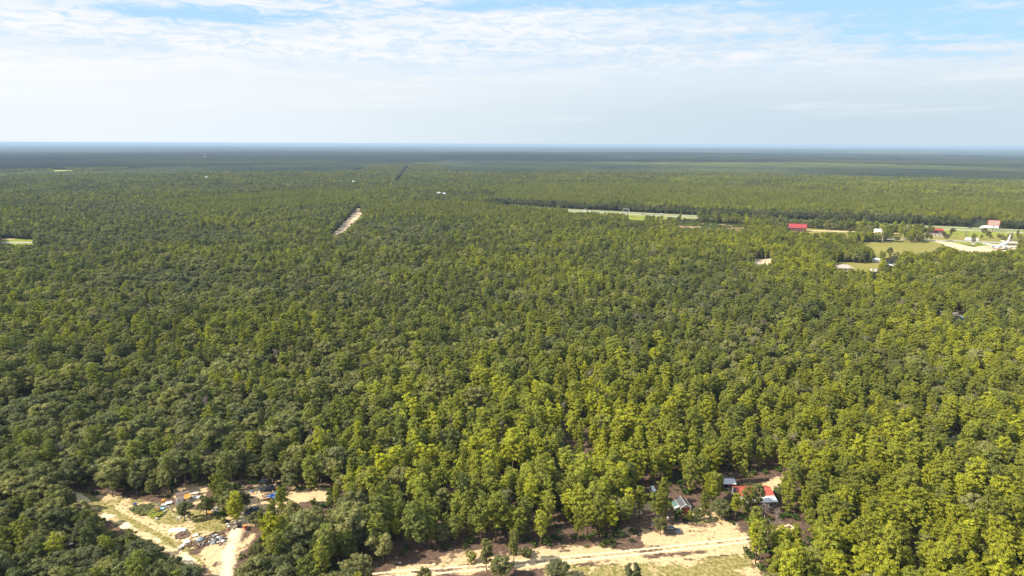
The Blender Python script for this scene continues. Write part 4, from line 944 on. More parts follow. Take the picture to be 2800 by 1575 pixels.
planksheet(534, 1466, 1.5, 1.1, .7, offwhite, 'crumpled_sheet', 'crumpled cream sheet on the grass side of the poles', 'sheet', .2, .3)
crate(491, 1503, (.75, .9, .7), white, 'white_box', 'small upright white box at the tip of the pole pile', 'box', .5)
lump(549, 1479, 1.0, greyblue, 'covered_mound', 'grey-blue covered mound sitting on the timber poles', 'mound', (1.15, 1, .7))
lump(562, 1482, .6, darktimber, 'brown_mound', 'brown scrap lump right of the grey-blue mound', 'scrap', (1.3, 1, .6))
for i, (a, b, r_, mt, lb) in enumerate([(592,1464,.30,white,'white sack highest in the scrap heap on the sand'),(596,1470,.28,white,'white sack second from top of the scrap heap'),(582,1477,.3,white,'white sack at the left of the scrap heap'),(572,1483,.32,offwhite,'small pale sack between brown lump and scrap heap'),(597,1484,.34,offwhite,'pale sack at the lower middle of the scrap heap'),(610,1481,.45,white,'separate white sack on the sand right of the scrap heap')]):
    lump(a, b, r_, mt, 'white_sack', lb, 'sack', (1.2, .9, .8), i, 'white sacks of the scrap heap')
for i, (a, b, r_, mt, lb) in enumerate([(602,1473,.65,greyblue,'grey scrap piece at the upper right of the scrap heap'),(590,1478,.7,greytin,'dark grey scrap piece at the centre of the scrap heap'),(583,1486,.6,greyblue,'grey scrap piece at the lowest corner of the scrap heap'),(585,1466,.5,greyblue,'blue-grey scrap piece at the top left of the scrap heap'),(607,1476,.35,darktimber,'dark scrap piece at the right of the scrap heap')]):
    lump(a, b, r_, mt, 'scrap_piece', lb, 'scrap', (1.1, 1, .5), i, 'grey scrap pieces of the heap')
for a, b, lb in [(465,1488,'rust-brown short post on the grass below the white hull'),(609,1431,'rust-brown short post between grass and plank heap'),(707,1369,'rust-brown short post on the sand below the blue tarp'),(718,1359,'rust-brown short post left of the blue tarp'),(694,1352,'low rust-brown stump near the dark wrecks')]:
    t = thing('short_post', lb, 'post', P3(a, b), 0, 'rust-brown short posts'); MB().cyl((0, 0, 0), (0, 0, .62), .14, .11, 7).put('post_shaft', rust, t); MB().cyl((0, 0, .62), (0, 0, .74), .2, .16, 7).put('post_cap', rust, t)
# bits along the top of the clearing
crate(370, 1384, (.8, .8, .8), bluedark, 'blue_bin', 'small dark blue bin at the edge of the green vines', 'bin')
crate(447, 1375, (.9, .8, .9), orange, 'orange_crate', 'orange and cream crate in the junk row', 'crate')
planksheet(449, 1382, 1.5, 1.0, .2, offwhite, 'cream_board', 'cream board lying in the junk row', 'board', .3)
planksheet(462, 1379, 1.8, .9, .35, white, 'metal_sheet', 'pale tilted panel right of the cream board in the junk row', 'panel', .5, .3)
crate(430, 1396, (1.1, .6, .55), red, 'red_crate', 'red box at the left end of the junk row', 'crate')
planksheet(443, 1393, 1.3, .8, .1, paleblue, 'metal_sheet', 'pale blue-white panel behind the red box', 'panel', .35)
lump(451, 1401, .5, greyblue, 'grey_blue_bundle', 'grey-blue bundle at the lower end of the junk row', 'bundle')
crate(428, 1421, (.8, .6, .45), white, 'white_box', 'small white box with dark side on the grass left of the hull', 'box', .4)
planksheet(489, 1416, .7, .5, 0, white, 'white_scrap', 'small white scrap on the grass under the silver-green tree', 'scrap', .1)
t = thing('white_barrel', 'white barrel standing beside the silver-green tree', 'barrel', P3(519, 1423)); MB().cyl((0, 0, 0), (0, 0, 1.0), .38, .38, 12).put('barrel_body', offwhite, t); MB().cyl((0, 0, 1.0), (0, 0, 1.05), .40, .4, 12).put('rim', rust, t)
planksheet(514, 1409, 1.5, 1.1, .3, black, 'black_sheet', 'black sheet under the silver-green tree', 'sheet', .6, .2)
for px, py, s_, ti, sh, lb in [(378,1396,1.1,.25,.7,'dark green vine mass at the left of the vine patch'),(396,1392,1.0,.2,.65,'green vines in the middle of the patch'),(391,1403,.9,.35,.75,'low green vines on the lower side of the patch'),(412,1404,.8,.85,.9,'yellow-green bush right of the green vines'),(424,1398,.7,.8,.8,'small yellowish bush near the red box'),(424,1413,.7,.95,1.1,'bright yellow-green weeds below the red box'),(436,1407,.6,.95,1.1,'bright yellow-green weeds left of the grey-blue bundle')]:
    x_, y_ = at(px, py); o = obj('bush', KINDS['shrub'][1]['crown'], None, (x_, y_, -.1), label=lb, category='bush', group='vines and bushes of the left clearing'); o.scale = (s_ * 1.1, s_, s_ * .45); o['tint'] = ti; o['shade'] = sh
# small scattered debris
m = MB(); rr = np.random.default_rng(8)
for cx_, cy_, sx_, sy_, n_ in ((590,1477,22,10,60),(545,1485,35,14,40),(445,1388,26,12,70),(640,1436,20,10,50),(725,1340,24,18,70),(520,1365,30,10,40),(690,1400,20,10,30),(590,1400,14,8,20),(500,1415,20,6,14)):
    for _ in range(n_):
        x_, y_ = at(cx_ + rr.normal() * sx_ * .6, cy_ + rr.normal() * sy_ * .6); s_ = rr.uniform(.12, .5); m.box((x_, y_, .12), (s_, s_ * rr.uniform(.3, 1), rr.uniform(.06, .35)), rr.uniform(0, 3), .8)
def debris(q):
    P_ = ns(q.t, 'ShaderNodeNewGeometry').outputs['Position']; v = ns(q.t, 'ShaderNodeTexWhiteNoise'); q.l.new(ns(q.t, 'ShaderNodeNewGeometry').outputs['Random Per Island'], v.inputs['Vector'])
    return pbsdf(q, q.grad(v.outputs[0], [(0, (.05, .05, .06)), (.35, (.22, .19, .17)), (.6, (.5, .47, .43)), (.75, (.16, .09, .06)), (.9, (.2, .3, .42)), (1, (.7, .7, .68))]), .7)
m.put('scattered_debris', principled('mixed_debris', debris), None, kind='stuff', label='small scattered debris of the left homestead')
# patched shelter
t = thing('patched_shelter', 'low patched shelter with brown roof, white sides and an orange sheet', 'shelter', P3(503, 1374), heading((485, 1372), (525, 1352)) * .55)
MB().box((0, 1.2, .8), (3.6, 2.6, 1.6)).put('wall', offwhite, t)
for yy, mt in ((-.3, browntin), (.9, darktimber), (1.7, browntin)): MB().slab([(-1.9, yy - .1, 1.62 + yy * .16), (1.8, yy - .1, 1.55 + yy * .16), (1.9, yy + 1.1, 1.85 + yy * .16), (-1.8, yy + 1.1, 1.9 + yy * .16)], .06).put('roof_sheet', mt, t)
MB().slab([(.0, -.9, 1.5), (1.7, -.9, 1.6), (2.1, .6, 2.15), (.3, .6, 2.1)], .05).put('orange_sheet', orange, t)
for x_ in (-1.7, -.6, .9): MB().box((x_, -.34, .85), (.85, .06, 1.4)).put('side_panel', white, t)
MB().box((.2, -.36, .5), (.5, .05, .9)).put('side_panel', maroon, t)
planksheet(530, 1352, 2.6, 1.0, .25, offwhite, 'long_pale_board', 'long pale board leaning right of the patched shelter', 'board', .4, .2)
planksheet(538, 1361, 2.2, 1.2, .2, white, 'long_pale_board', 'second pale board below the leaning one right of the shelter', 'board', .2, .1)
planksheet(455, 1352, 3.2, 2.0, .15, timber, 'tan_platform', 'tan platform left of the patched shelter', 'platform', .2)
# tarp yard
t = thing('blue_tarp', 'bright blue crumpled tarp in the sandy yard', 'tarp', P3(743, 1365)); 
V = []; F = []; rr = np.random.default_rng(3)
for j in range(7):
    for i in range(5): V.append((-.8 + i * .36 + j * .17, -.5 + j * .75, .5 + .45 * math.sin(i * 1.3 + j) + rr.random() * .3 + (j > 3) * .3))
for j in range(6):
    for i in range(4): F.append((j * 5 + i, j * 5 + i + 1, j * 5 + i + 6, j * 5 + i + 5))
MB().add(V, F).put('tarp_sheet', bluetarp, t); MB().slab([(-1.7, .3, .5), (-.4, .1, .6), (-.5, 1.1, .75), (-1.6, 1.2, .55)], .05).put('tarp_flap', bluetarp, t)
t = thing('flat_trailer', 'small flat trailer on the sand in front of the blue tarp', 'trailer', P3(735, 1366), .35); MB().box((0, 0, .5), (2.4, 1.3, .12)).put('trailer_bed', timber, t)
for sy in (-1, 1): MB().cyl((0, sy * .72, .32), (0, sy * .9, .32), .32, n=10).put('wheel', black, t)
for sy in (-1, 1): MB().box((0, sy * .62, .68), (2.4, .06, .25)).put('side_rail', darktimber, t)
MB().cyl((-1.2, 0, .45), (-2.3, 0, .4), .05, n=5).put('tow_bar', rust, t)
car(733, 1342, 'dark derelict car in the shade behind the blue tarp', carblack, rz=.3, style='sedan', name='derelict_car', group='cars of the left homestead')
car(722, 1322, 'rusty dark car deepest in the shade behind the blue tarp', carblack, L=4.3, rz=-.2, style='suv', name='derelict_car', group='cars of the left homestead')
car(692, 1402, 'dark blue car half hidden by trees in the sandy yard', carblue, rz=.9, style='sedan', group='cars of the left homestead')
for a, b, d, mt, nm, lb in [(712,1340,(.9,.7,.6),greyblue,'grey_crate','grey crate at the left of the dark cars'),(722,1345,(1.3,.8,.5),paleblue,'blue_grey_crate','pale blue-grey crate in front of the dark cars'),(741,1331,(1.1,.7,.5),offwhite,'pale_crate','pale crate on top right of the dark cars'),(687,1346,(.4,.9,.5),paleblue,'turquoise_box','small turquoise box left of the dark cars'),(704,1396,(.9,.8,.9),paleblue,'pale_blue_drum_box','pale blue box beside the half-hidden blue car'),
        (707,1402,(.8,.7,.6),offwhite,'pale_crate','pale crate right of the half-hidden blue car'),(596,1404,(.8,.8,1.4),white,'white_cabinet','upright white cabinet beside the bright pine'),(583,1399,(1.1,.6,.4),white,'white_box','flat white box on the sand left of the cabinet'),(591,1391,(.9,.6,.4),offwhite,'white_box','small cream box behind the white cabinet'),(768,1406,(.5,.5,.5),white,'white_box','tiny white box at the foot of the slim pine'),(677,1374,(.7,.6,.6),offwhite,'pale_crate','small pale crate under the grey tree')]:
    crate(a, b, d, mt, nm, lb, nm.split('_')[-1])
planksheet(572, 1402, 1.6, .8, .2, orange, 'orange_board', 'orange-edged board on the pinkish sand by the cabinet', 'board', .15)
# plank heap
for i, (a, b, l_, rz, z, mt, lb) in enumerate([(640,1432,3.6,.75,.5,greyboard,'topmost grey plank of the plank heap'),(646,1434,3.2,.6,.35,darktimber,'dark plank in the middle of the plank heap'),(652,1430,2.8,.95,.45,offwhite,'pale plank at the right of the plank heap'),(636,1441,2.6,.5,.2,timber,'tan plank at the lower left of the plank heap'),(648,1442,2.6,.85,.2,greyboard,'lower grey plank of the plank heap'),(630,1427,3.4,.8,.5,black,'long black pipe-like plank at the upper left of the heap')]):
    o = MB().box((0, 0, 0), (l_, .35, .12)).put('plank', mt, None, loc=(*at(a, b), z)); o.rotation_euler = (0, .05, rz); o['label'] = lb; o['category'] = 'plank'; o['group'] = 'planks of the plank heap'
crate(655, 1442, (1.1, .9, .8), black, 'black_box', 'black box at the right of the plank heap', 'box'); lump(626, 1440, .35, white, 'white_sack', 'white sack left of the plank heap', 'sack'); lump(622, 1433, .3, white, 'white_sack', 'smaller white sack up and left of the plank heap', 'sack')
lump(625, 1449, .45, rust, 'brown_lump', 'rust-brown lump below the plank heap', 'scrap'); planksheet(618, 1474, .8, .6, .2, black, 'dark_mat', 'tiny dark mat on the grass above the poles', 'mat', .08)
t = thing('orange_drum', 'orange-red drum at the edge of the sand right of the plank heap', 'drum', P3(671, 1445)); MB().cyl((0, 0, 0), (0, 0, .95), .42, n=12).put('drum_body', red, t); MB().cyl((0, 0, .95), (0, 0, 1.0), .45, n=12).put('lid', orange, t)
t = thing('tyre_pile', 'two black tyres beside the orange-red drum', 'tyres', P3(677, 1449))
for z_ in (.12, .38): MB().cyl((0, 0, z_ - .11), (.03, 0, z_ + .11), .42, n=12).put('tyre', black, t)
# roofs among trees at left
def cabin(px, py, w_, l_, hw, hr, rz, wallm, roofs, label, nm='cabin', cat='cabin', ridge='x', door=None, z=0, window=2, eave=.25):
    """gabled building. ridge along local x; wall height hw, ridge height hr above eaves"""
    t = thing(nm, label, cat, P3(px, py, z), rz)
    MB().prism([(-w_ / 2, 0), (w_ / 2, 0), (w_ / 2, hw), (0, hw + hr), (-w_ / 2, hw)], 'x', -l_ / 2, l_ / 2).put('wall', wallm, t)
    e = eave; kk = hr / (w_ / 2) * e
    for s_, mt in zip((-1, 1), roofs):
        nseg = max(2, int(l_ / 2.4)); sl_ = (l_ + 2 * e) / nseg
        for i in range(nseg):
            a = -l_ / 2 - e + i * sl_ + .01; b = a + sl_ - .02
            MB().slab([(a, s_ * (w_ / 2 + e), hw - kk + .06), (b, s_ * (w_ / 2 + e), hw - kk + .06), (b, 0, hw + hr + .06), (a, 0, hw + hr + .06)][::s_], .05).put('roof_sheet', mt, t)
    MB().box((0, 0, hw + hr + .09), (l_ + 2 * e, .22, .06)).put('ridge_cap', roofs[0], t)
    for i in range(window):
        x_ = (i - (window - 1) / 2) * l_ / max(1, window) ; f = MB().box((x_, -w_ / 2 - .03, hw * .58), (.9, .06, .8)).put('window', offwhite, t); MB().box((x_, -w_ / 2 - .065, hw * .58), (.74, .02, .64)).put('pane', glass, f)
    if door is not None: dd = MB().box((door, -w_ / 2 - .04, 1.0), (.95, .07, 2.0)).put('door', maroon, t); MB().box((door + .35, -w_ / 2 - .09, 1.0), (.06, .04, .12)).put('handle', rimm, dd)
    return t
cabin(195, 1500, 2.8, 2.5, 2.2, .4, .35, greyboard, (tin, tin), 'small pale tin roof half hidden in the woods at left', window=1, eave=.3)
cabin(676, 1275, 4.2, 4.6, 4.6, .7, .5, greyboard, (greytin, tin), 'silvery roof glimpsed through trees above the left clearing', window=1)
lump(845, 1566, .55, white, 'white_sack', 'white sack at the shaded wood edge beside the road', 'sack', (.8, .8, 1.0)); cabin(2733, 1398, 2.2, 2.4, 3.8, .4, .2, white, (white, tin), 'tiny white roof in the right-hand woods', window=1)
lump(2607, 1197, .9, offwhite, 'pale_heap', 'pale heap in the sunlit grassy glade', 'heap')

# ---- right homestead
t = thing('red_shed', 'small shed with grey gable roof, red front doors and white trim', 'shed', P3(1874, 1404), .13)
wS, lS, hS, hR = 2.9, 4.6, 2.15, .75     # front faces the camera (local -y)
MB().prism([(-wS / 2, 0), (wS / 2, 0), (wS / 2, hS), (0, hS + hR), (-wS / 2, hS)], 'y', 0, lS).put('wall', redboard, t)
for s_ in (-1, 1):
    for i in range(3):
        a = -.25 + i * (lS + .5) / 3 + .01; b = a + (lS + .5) / 3 - .02
        MB().slab([(s_ * (wS / 2 + .2), a, hS - .10 + .05), (s_ * (wS / 2 + .2), b, hS - .10 + .05), (0, b, hS + hR + .05), (0, a, hS + hR + .05)][::-s_], .05).put('roof_sheet', greytin, t)
    MB().add([(s_ * (wS / 2 + .26), -.30, hS - .16), (0, -.30, hS + hR - .02), (0, -.30, hS + hR + .14), (s_ * (wS / 2 + .26), -.30, hS + .0), (s_ * (wS / 2 + .26), -.22, hS - .16), (0, -.22, hS + hR - .02), (0, -.22, hS + hR + .14), (s_ * (wS / 2 + .26), -.22, hS)], [(0, 1, 2, 3), (7, 6, 5, 4), (0, 4, 5, 1), (3, 2, 6, 7), (0, 3, 7, 4), (1, 5, 6, 2)]).put('gable_trim', white, t)
    MB().box((s_ * (wS / 2 - .02), -.05, hS / 2), (.18, .12, hS)).put('corner_trim', white, t)
    MB().box((s_ * (wS / 2 + .22), lS / 2, hS - .07), (.06, lS + .5, .08)).put('eave_trim', offwhite, t)
MB().box((0, lS / 2, hS + hR + .09), (.14, lS + .5, .06)).put('ridge_cap', offwhite, t); MB().box((0, -.06, hS - .05), (wS, .10, .16)).put('header_trim', white, t)
MB().prism([(-wS / 2 + .2, hS + .08), (wS / 2 - .2, hS + .08), (0, hS + hR - .1)], 'y', -.06, -.02).put('gable_panel', darktimber, t)
for s_ in (-1, 1):
    d_ = thing_ = obj('door', MB().box((s_ * .62, -.05, 1.0), (1.2, .07, 1.95)).mesh('door', redboard), t)
    for k_ in (-.5, 0, .5): MB().box((s_ * .62 + k_, -.10, 1.0), (.05, .03, 1.9)).put('batten', rust, d_)
l_ = obj('lean_to', MB().box((-wS / 2 - .75, 2.2, .75), (1.1, 3.0, 1.5)).mesh('lean_to', greyboard), t)
for i in range(4): MB().slab([(-wS / 2 - 1.45, .55 + i * .88, 1.50), (-wS / 2 - .22, .55 + i * .88, 1.98), (-wS / 2 - .22, 1.40 + i * .88, 1.98), (-wS / 2 - 1.45, 1.40 + i * .88, 1.50)], .05).put('lean_to_sheet', greentin if i % 2 else tin if i == 0 else greentin, l_)
t = thing('board_fence', 'short pale board fence at the right wall of the red-fronted shed', 'fence', P3(1892, 1402), .1)
for i in range(9): MB().box((i * .2, 0, .65), (.17, .04, 1.3 + .08 * (i % 3))).put('board', offwhite if i % 3 else timber, t)
for z_ in (.35, 1.0): MB().box((.8, .05, z_), (1.8, .05, .09)).put('rail', greyboard, t)
t = thing('board_fence', 'dark sagging board screen left of the red-fronted shed', 'fence', P3(1846, 1402), .2)
for i in range(8): MB().box((i * .2, 0, .5), (.17, .04, 1.0 + .1 * (i % 2))).put('board', maroon if i % 2 else greyboard, t)
for z_ in (.3, .8): MB().box((.7, .05, z_), (1.6, .05, .09)).put('rail', greyboard, t)

t = thing('red_roof_house', 'house with orange-red metal roof and white metal porch roof', 'house', P3(2056, 1362), heading((2008, 1341), (2095, 1334)) * .35)
LH, DH, hw, hr = 10.4, 5.6, 2.5, .95
MB().prism([(-DH / 2, 0), (DH / 2, 0), (DH / 2, hw), (0, hw + hr), (-DH / 2, hw)], 'x', -LH / 2, LH / 2).put('wall', greyblue, t)
for s_ in (-1, 1):
    for i in range(8):
        a = -LH / 2 - .3 + i * 1.375 + .01; b = a + 1.355
        MB().slab([(a, s_ * (DH / 2 + .3), hw - .05), (b, s_ * (DH / 2 + .3), hw - .05), (b, 0, hw + hr + .06), (a, 0, hw + hr + .06)][::s_], .05).put('roof_sheet', redtin, t)
MB().box((0, 0, hw + hr + .09), (LH + .6, .25, .07)).put('ridge_cap', redtin, t)
po = obj('porch', MB().box((0, -DH / 2 - 1.5, .15), (LH, 2.8, .3)).mesh('porch', greyboard), t)
for i in range(8):
    a = -LH / 2 - .2 + i * 1.35 + .01; MB().slab([(a, -DH / 2 - 3.2, 1.95), (a + 1.33, -DH / 2 - 3.2, 1.95), (a + 1.33, -DH / 2 - .32, 2.40), (a, -DH / 2 - .32, 2.40)], .05).put('porch_roof_sheet', white if i % 3 else tin, po)
for i in range(5): MB().box((-LH / 2 + .2 + i * 2.5, -DH / 2 - 2.9, 1.1), (.12, .12, 1.65)).put('porch_post', offwhite, po)
MB().box((0, -DH / 2 - 3.22, 1.86), (LH + .4, .08, .14)).put('porch_fascia', redboard, po)
for x_ in (-3.4, 3.2): f = MB().box((x_, -DH / 2 - .03, 1.4), (1.1, .06, .9)).put('window', white, t); MB().box((x_, -DH / 2 - .07, 1.4), (.92, .02, .72)).put('pane', glass, f)
dd = MB().box((.2, -DH / 2 - .04, 1.15), (.95, .07, 1.95)).put('door', maroon, t); MB().box((.55, -DH / 2 - .09, 1.15), (.05, .04, .12)).put('handle', rimm, dd)
t = thing('tin_shed', 'open-fronted shed with pale blue-white tin roof behind the red-roofed house', 'shed', P3(1994, 1340), -.05)
MB().box((0, 3.1, 1.1), (3.6, .1, 2.2)).put('back_wall', greyboard, t)
for s_ in (-1, 1): MB().box((s_ * 1.75, 1.6, 1.1), (.1, 3.0, 2.2)).put('side_wall', darktimber, t)
for i in range(4):
    a = -2.0 + i * 1.0 + .01; MB().slab([(a, -.3, 2.15), (a + .98, -.3, 2.15), (a + .98, 2.1, 2.85), (a, 2.1, 2.85)], .05).put('roof_sheet', tin, t)
    MB().slab([(a, 2.12, 2.86), (a + .98, 2.12, 2.86), (a + .98, 3.9, 2.45), (a, 3.9, 2.45)], .05).put('roof_sheet', browntin, t)
for s_ in (-1, 0, 1): MB().box((s_ * 1.72, -.05, 1.05), (.12, .12, 2.1)).put('post', greyboard, t)
MB().box((0, -.3, 2.02), (4.0, .07, .14)).put('fascia', redboard, t); MB().box((0, -.1, .55), (3.4, .06, .35)).put('rail_board', greyboard, t)
car(1786, 1354, 'small white van parked at the head of the sandy driveway', carwhite, L=4.2, Wd=1.7, Hh=1.95, rz=R(88), style='van', name='parked_van', cat='van')
car(1838, 1457, 'dark blue-grey car parked in the shade beside the sandy road', carblue, L=4.5, rz=R(176), style='suv')
t = thing('garden_ornament', 'small pink-white ornament on the sand left of the shed', 'ornament', P3(1826, 1419)); MB().cyl((0, 0, 0), (0, 0, .5), .16, .1, 8).put('stand', offwhite, t); MB().cyl((0, 0, .5), (0, 0, .75), .3, .18, 8).put('bowl', white, t)
t = thing('satellite_dish', 'white dish on a pole among the pines left of the driveway', 'dish', P3(1701, 1402)); MB().cyl((0, 0, 0), (0, 0, 3.6), .06, n=6).put('mast', rimm, t); MB().cyl((0, -.1, 3.6), (.1, -.35, 3.85), .15, .62, 12).put('dish', white, t)
for a, b, d, mt, lb in [(2021,1383,(.4,1.2,.4),white,'narrow white trough in front of the porch'),(2038,1386,(.9,.5,.4),offwhite,'cream crate in front of the porch'),(2118,1472,(1.2,.8,.5),offwhite,'pale crate under the tall bare tree by the road end'),(1784,1437,(.6,.6,.4),offwhite,'pale crate on the driveway edge'),(1762,1378,(1.6,.3,.3),timber,'tan beam lying at the head of the driveway'),(2230,1352,(.5,.5,.6),paleblue,'tiny blue-white box in the sandy gap right of the red-roofed house')]: crate(a, b, d, mt, 'crate', lb, 'crate')
t = thing('marker_post', 'red-and-white marker post standing at the sandy road edge', 'post', P3(1280, 1549)); MB().cyl((0, 0, 0), (0, 0, .55), .07, n=6).put('base', darktimber, t); MB().cyl((0, 0, .55), (0, 0, 1.15), .13, .11, 8).put('red_sleeve', red, t); MB().cyl((0, 0, 1.15), (0, 0, 1.5), .10, .02, 8).put('white_tip', white, t)
for a, b, c, d, lb in [((1252), 1546, 1300, 1543, 'thin fallen branch along the upper edge of the sandy road'), (1205, 1557, 1213, 1551, 'short forked stick on the sandy road')]:
    (x1, y1), (x2, y2) = at(a, b), at(c, d); o = MB().cyl((0, 0, .1), (x2 - x1, y2 - y1, .2), .09, .04, 5).put('fallen_branch', darktimber, None, loc=(x1, y1, 0)); o['label'] = lb; o['category'] = 'branch'
# boulders of pale clay on the verge
for i, (a, b, r_) in enumerate([(1187,1545,.5),(1093,1540,.4),(1366,1548,.5),(1372,1556,.45),(1388,1542,.6),(1390,1553,.55),(700,1545,.6),(703,1563,.8),(1330,1500,.35),(1332,1552,.35),(1560,1562,.45),(1585,1569,.4)]):
    lump(a, b, r_, m_clay if 'm_clay' in globals() else simple('pale_clay', (.62, .48, .33), .95), 'clay_clod', ['pale clay clod','larger pale clay clod'][r_ > .5] + ' on the verge ' + ['left of the marker post','at the left end of the road','below the tall thin sapling','under the tall thin sapling, lowest','right of the tall thin sapling','right of the sapling, nearer the road','under the big bright pine by the sand apron','at the bottom left wood edge','in the verge above the road','beside the grey-green bottom tree','at the bottom edge right of the cedar','furthest right at the bottom edge'][i], 'clod', (1.3, 1, .55), i)

# ---- far right: buildings and highway
def facing(px, py): x_, y_ = at(px, py); return -math.atan2(x_, y_)
def barn(px, py, wpx, dep, hw, hr, wallm, roofm, label, rz, nm='red_roof_building', cat='building'):
    L_ = wpx * mpp(px, py); t = cabin(px, py, dep, L_, hw, hr, rz, wallm, (roofm, roofm), label, nm, cat, window=4, door=L_ * .2, eave=.5); return t
hwz = heading((2200, 629), (2560, 645))
barn(2180, 631, 44, 13, 4.5, 4.2, maroon, redtin2, 'long building with crimson metal roof left of the white trailer', hwz)
barn(2553, 640, 40, 10, 5.2, 1.8, maroon, redtin2, 'dark-walled building with crimson roof near the highway median', hwz)
t = thing('annex', 'low tan flat-roofed annex in front of the dark-walled crimson-roofed building', 'building', P3(2556, 646), hwz); MB().box((0, 0, 1.7), (21, 6, 3.4)).put('wall', concrete, t); MB().box((0, 0, 3.48), (21.6, 6.6, .15)).put('roof', browntin, t)
for i in range(5): MB().box((-8 + i * 4, -3.03, 1.7), (1.5, .06, 1.3)).put('window', glass, t)
def trailer(px, py, L_, Hh, label, mat, nm, cat, rz, wd=2.5, win=3):
    t = thing(nm, label, cat, P3(px, py), rz); MB().prism([(-L_ / 2, .7), (L_ / 2, .7), (L_ / 2, Hh * .85), (L_ / 2 - .5, Hh), (-L_ / 2 + .5, Hh), (-L_ / 2, Hh * .85)], 'y', -wd / 2, wd / 2).put('body', mat, t)
    for i in range(win): MB().box((-L_ * .32 + i * L_ * .3, -wd / 2 - .03, Hh * .62), (1.0, .06, .6)).put('window', glass, t)
    for sx in (-.25, .25):
        for sy in (-1, 1): MB().cyl((L_ * sx, sy * (wd / 2 - .3), .42), (L_ * sx, sy * wd / 2, .42), .42, n=10).put('wheel', black, t)
    return t
trailer(2401, 635, 9.5, 4.3, 'white camper trailer on the sandy drive', white, 'camper_trailer', 'trailer', hwz, 3.0)
trailer(2456, 634.5, 5.5, 2.2, 'small white trailer right of the white camper', white, 'small_trailer', 'trailer', hwz, 2.2, 1)
def motorhome(px, py, L_, label, rz):
    t = thing('motorhome', label, 'motorhome', P3(px, py), rz); MB().prism([(-L_ / 2, .6), (L_ / 2, .6), (L_ / 2, 3.4), (-L_ / 2 + .9, 3.4), (-L_ / 2 + .2, 2.4), (-L_ / 2, 1.6)], 'y', -1.3, 1.3).put('body', white, t)
    MB().box((-L_ / 2 + .45, 0, 2.2), (.5, 2.3, .9)).put('windscreen', glass, t)
    for i in range(3): MB().box((-L_ * .2 + i * L_ * .25, -1.33, 2.3), (1.1, .06, .7)).put('window', glass, t)
    for sx in (-.32, .3):
        for sy in (-1, 1): MB().cyl((L_ * sx, sy * 1.0, .5), (L_ * sx, sy * 1.3, .5), .5, n=12).put('wheel', black, t)
    MB().box((L_ * .1, 0, 3.5), (1.2, .9, .25)).put('roof_unit', offwhite, t); return t
fz = heading((2600, 657), (2740, 663)); motorhome(2656, 658.5, 12.5, 'white motorhome driving on the side road near the field', fz)
crate(2661, 668, (3.0, 2.2, 2.6), offwhite, 'white_box', 'small white hut on the sand below the white motorhome', 'hut', fz)
# highway traffic
def on(line, px):
    for a, b in zip(line[:-1], line[1:]):
        pa_ = proj(a[0], a[1], 0); pb_ = proj(b[0], b[1], 0)
        if pa_[0] <= px <= pb_[0]:
            lo, hi_ = 0., 1.
            for _ in range(30):
                m_ = (lo + hi_) / 2; q_ = proj(a[0] + (b[0] - a[0]) * m_, a[1] + (b[1] - a[1]) * m_, 0)
                if q_[0] < px: lo = m_
                else: hi_ = m_
            return (a[0] + (b[0] - a[0]) * lo, a[1] + (b[1] - a[1]) * lo, .05), math.atan2(b[1] - a[1], b[0] - a[0])
p_, r_ = on(hw_a, 2702)
t = thing('semi_truck', 'white semi truck with long trailer on the far highway lanes', 'truck', p_, r_)
MB().box((2.6, 0, 2.7), (16.2, 2.6, 2.9)).put('trailer_box', white, t); MB().prism([(-9.6, .7), (-6.0, .7), (-6.0, 3.6), (-7.6, 3.4), (-8.0, 2.2), (-9.5, 1.8)], 'y', -1.2, 1.2).put('cab', white, t); MB().box((-7.85, 0, 2.75), (.3, 2.2, .8)).put('windscreen', glass, t)
MB().box((1.5, 0, 1.05), (15, 1.0, .3)).put('chassis', black, t); MB().box((-9.62, 0, 1.1), (.08, 2.2, .6)).put('bumper', rimm, t)
for x_ in (-8.8, -5.6, -4.5, 8.2, 9.4):
    for sy in (-1, 1): MB().cyl((x_, sy * .95, .52), (x_, sy * 1.25, .52), .52, n=12).put('wheel', black, t)
for px, ln, pm, st_, lb in [(1600,hw_a,carwhite,'van','white box van on the far lanes at the left end of the visible highway'),(1809,hw_a,carwhite,'suv','white car on the far highway lanes above the green verge'),(1758,hw_b,cargrey,'sedan','grey car on the near highway lanes above the green verge'),(2281,hw_a,carwhite,'suv','white car on the highway behind the crimson-roofed building'),(2653,hw_a,carblack,'sedan','dark car on the highway left of the white semi truck')]:
    p_, r_ = on(ln, px); car(0, 0, lb, pm, L=6.5 if st_ == 'van' else 4.8, Hh=2.5 if st_ == 'van' else 1.55, rz=r_, style=st_, name='moving_car' if st_ != 'van' else 'box_van', cat='van' if st_ == 'van' else 'car', group='highway traffic', cx=p_)
# billboards
def billboard(px, py, w_, h_, zb, frame, face, label, rz, posts=(0,), back=True):
    t = thing('billboard', label, 'billboard', P3(px, py), rz); b = obj('board', MB().box((0, 0, zb + h_ / 2), (w_, .35, h_)).mesh('board', face), t)
    for z_ in (zb, zb + h_): MB().box((0, 0, z_), (w_ + .5, .7, .45)).put('edge_frame', frame, b)
    for s_ in (-1, 1): MB().box((s_ * (w_ / 2), 0, zb + h_ / 2), (.45, .66, h_ - .46)).put('edge_frame', frame, b)
    if back:
        for i in range(1, 4): MB().box((0, -.35, zb + h_ * i / 4), (w_ - .5, .18, .3)).put('brace', frame, b)
    for x_ in posts: MB().cyl((x_, .3, 0), (x_, .3, zb + h_ * .6), .45, .4, 8).put('post', darktimber, t)
    MB().box((0, -.9, zb - .3), (w_, 1.0, .12)).put('catwalk', black, t); return t
billboard(2714, 634, 12.5, 6.2, 8.2, red, offwhite, 'red-framed billboard on one dark pole in front of the semi truck', facing(2714, 634) + .25)
